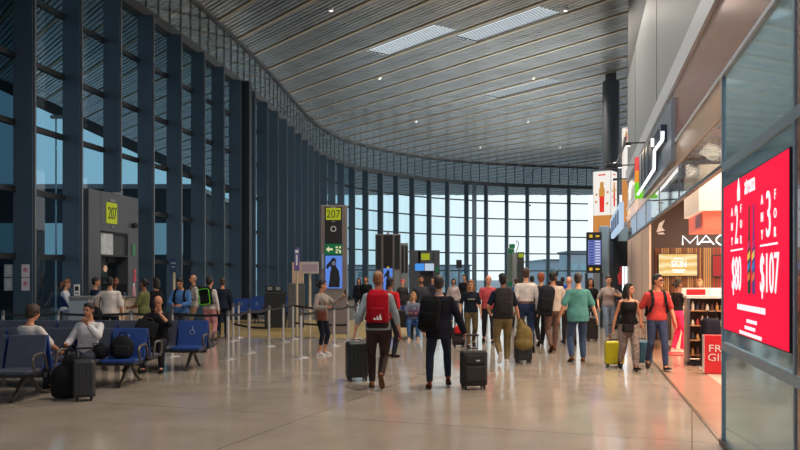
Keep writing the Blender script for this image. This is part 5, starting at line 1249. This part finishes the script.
# bags by the seats
sx_, sy_ = A(81.5, 401.5); suitcase('dark suitcase standing before the man with his hand on his face', sx_, sy_+.1, (.29, .24, .52), (46, 44, 46), .3, .14)
t = thing('tote_bag', 'large black bag leaning on the suitcase by the seats', 'bag', (sx_-.33, sy_+.25, 0.0), .2)
b = MB(); b.ball((0, 0, .26), (.2, .14, .26), 16, 12); b.ball((.1, 0, .48), (.16, .1, .16)); b.rbox((0, 0, .16), (.38, .24, .3), .09); b.build('bag_body', M_blk2, t, True, .014)
b = MB(); b.tube([(-.02, 0, .56), (.04, 0, .7), (.14, 0, .7), (.18, 0, .58)], .014); b.build('handle', M_blk2, t)
q = bx(XB, 13.0, 0, -1)
t = thing('backpack', 'black backpack lying on the blue accessible seat', 'backpack', (q[0]-.03, q[1]-.0, .452), .2)
b = MB(); b.ball((0, 0, .17), (.19, .13, .19), 16, 12); b.rbox((0, 0, .14), (.34, .22, .27), .08); b.build('bag_body', M_blk2, t, True, .013)
b = MB(); b.rbox((0.02, -.12, .12), (.24, .06, .18), .03); b.build('front_pocket', cloth(34, 34, 38), t, True)
b = MB(); b.tube([(-.05, 0, .34), (-.02, 0, .4), (.05, 0, .4), (.08, 0, .33)], .011); b.build('top_handle', M_blk2, t)
t = thing('shoulder_bag', 'slouched black bag beside the thigh of the white shirted seated man', 'bag', (q[0]-.36, q[1]-.04, .452), .1)
b = MB(); b.ball((0, 0, .11), (.14, .12, .12), 14, 10); b.rbox((0, 0, .08), (.24, .2, .15), .06); b.build('bag_body', cloth(30, 30, 34), t, True, .013)
b = MB(); b.strap([(-.1, -.05, .15), (-.08, -.08, .24), (.05, -.06, .24), (.1, -.02, .14)], .03, .008, (0, 1, 0)); b.build('strap', cloth(24, 24, 26), t)
q = bx(XC, 15.2, 1, -1)
t = thing('laptop_bag', 'black laptop bag on the knees of the bald man', 'bag', (q[0]-.09, q[1]-.42, .62), .25)
R = Matrix.Rotation(-.35, 3, 'X') @ Matrix.Rotation(.3, 3, 'Y')
b = MB(); b.rbox((0, 0, .17), (.38, .09, .32), .03, R); b.build('bag_body', M_blk2, t, True)
b = MB(); b.tube([R@V((-.07, 0, .18))+V((0, 0, .16)), R@V((-.05, 0, .22))+V((0, 0, .16)), R@V((.05, 0, .22))+V((0, 0, .16)), R@V((.07, 0, .18))+V((0, 0, .16))], .01); b.build('handle', M_black, t)
# dark bag-like shape behind the FREE GIFT stand
X0, Y0 = gp(719, 372)
t = thing('dark_bag', 'dark bag shape with a handle behind the red panel', 'basket', (X0+.06, Y0+.55, 0), 0)
b = MB(); b.rbox((0, 0, .5), (.34, .26, .9), .08); b.build('bag_body', cloth(34, 36, 48), t, True)
b = MB(); b.tube([(-.1, -.05, .93), (-.08, -.05, 1.1), (.08, -.05, 1.1), (.1, -.05, .93)], .012); b.build('handle', M_black, t)
# ------------------------------------------------------------------ lamps of the hall and the shops, with added wall and ceiling lamps
def spot(loc, power, col, size=150, rad=.25, blend=.6, rot=(0, 0, 0)):
    l = bpy.data.lights.new('lamp', 'SPOT'); l.energy = power; l.color = col; l.spot_size = size*D2R; l.spot_blend = blend; l.shadow_soft_size = rad
    o = bpy.data.objects.new('lamp', l); C.objects.link(o); o.location = loc; o.rotation_euler = rot
    return o
M_lens = glow('downlight_lens', (1, .95, .86), 2.0)
fx = None
for i, (x, y) in enumerate([(-5.5, 3), (.0, 3), (-4.5, 11), (1.5, 11), (-3.5, 20), (3.5, 20), (-2.5, 29), (6, 29), (-1, 39), (6.5, 39), (1, 50), (8, 50), (6, 60), (12, 60)]):
    if fx is None:
        fx = thing('ceiling_downlight', 'small round ceiling downlight between the slats', 'lamp', (x, y, CZ-.09), 0, 'ceiling downlights')
        b = MB(); b.cyl((0, 0, 0), (0, 0, .09), .09, n=20); b.build('housing', M_white, fx)
        b = MB(); b.cyl((0, 0, -.012), (0, 0, 0), .065, n=20); b.build('lens', M_lens, fx)
    else: dup(fx, (x, y, CZ-.09), 0)
    spot((x, y, CZ-.15), 2600 if x > 0 else 300, (1, .87, .74) if x > 0 else (.9, .94, 1.0))
def area(loc, sx, sy, power, col, rot=(0, 0, 0)):
    l = bpy.data.lights.new('area_lamp', 'AREA'); l.shape = 'RECTANGLE'; l.size = sx; l.size_y = sy; l.energy = power; l.color = col
    o = bpy.data.objects.new('area_lamp', l); C.objects.link(o); o.location = loc; o.rotation_euler = rot; return o
# warm shop lamps under the mirror ceiling
for z, o in ((10.5, -2.2), (13.5, -2.0), (16.5, -2.4), (19.5, -2.4), (12, -4.5), (17, -4.5)):
    p = L(z, o, 3.9); area(p, 1.2, 1.2, 170, (1, .82, .64))
for z in (11, 13.5, 16):
    p = L(z, -.5, 3.9); q = area(p, .6, 1.2, 45, (1, .8, .6)); q.rotation_euler = (0, 35*D2R, math.atan2(-.225, 1))
# small wall washers added to warm the beige wall and the people
ww = None
for z in (17.5, 21, 24):
    q = L(z, .42, 4.62); rz = math.atan2(-.225, 1)
    if ww is None:
        ww = thing('added_wall_washer', 'small added lamp on a short arm under the pale band of the shop front', 'lamp', q, rz, 'added shop front lamps')
        b = MB(); b.rbox((0, 0, .03), (.12, .16, .08), .02); b.build('housing', M_dark, ww)
        b = MB(); b.box((.19, 0, .05), (.34, .03, .03)); b.build('arm', M_dark, ww)
        b = MB(); b.box((0, 0, -.014), (.09, .12, .006)); b.build('lens', M_lens, ww)
    else: dup(ww, q, rz)
    spot((q.x, q.y, q.z-.03), 170, (1, .80, .58), 165, .1, .5, (0, -18*D2R, rz))
# uplighters added on the shop roofs only to brighten the slatted ceiling
M_up = glow('added_uplighter_lens', (1, .97, .92), 1.5)
up = None
for z, o, h, w_ in ((34, -1.2, 4.75, 800), (42, -1.2, 4.75, 800), (49, -1.2, 4.75, 640), (57, -1.2, 4.75, 640)):
    q = L(z, o, h); rz = math.atan2(-.225, 1)
    if up is None:
        up = thing('added_uplighter', 'linear lamp added on the flat roof of the shops', 'lamp', q, rz, 'added roof uplighters')
        b = MB(); b.box((0, 0, -.13), (.4, 2.0, .2)); b.build('housing', M_dark, up)
        b = MB(); b.box((0, 0, -.025), (.34, 1.9, .01)); b.build('lens', M_up, up)
    else: dup(up, q, rz)
    l = area(q, .6, 2.4, w_, (1, .97, .92)); l.data.spread = 100*D2R; l.rotation_euler = (0, 126*D2R, rz)
# ------------------------------------------------------------------ camera, view
cam = bpy.data.cameras.new('Camera'); co = bpy.data.objects.new('Camera', cam); C.objects.link(co)
co.location = (0, 0, H); co.rotation_euler = (math.pi/2, 0, 0); cam.lens = 36; cam.sensor_width = 36; cam.shift_y = 51/800; cam.clip_end = 2000
sc = bpy.context.scene; sc.camera = co
vs = sc.view_settings; vs.view_transform = 'Standard'; vs.look = 'None'; vs.exposure = 0; vs.gamma = 1; vs.use_curve_mapping = False
sc.cycles.use_denoising = True; sc.cycles.transparent_max_bounces = 24; sc.cycles.max_bounces = 10; sc.cycles.sample_clamp_indirect = 6
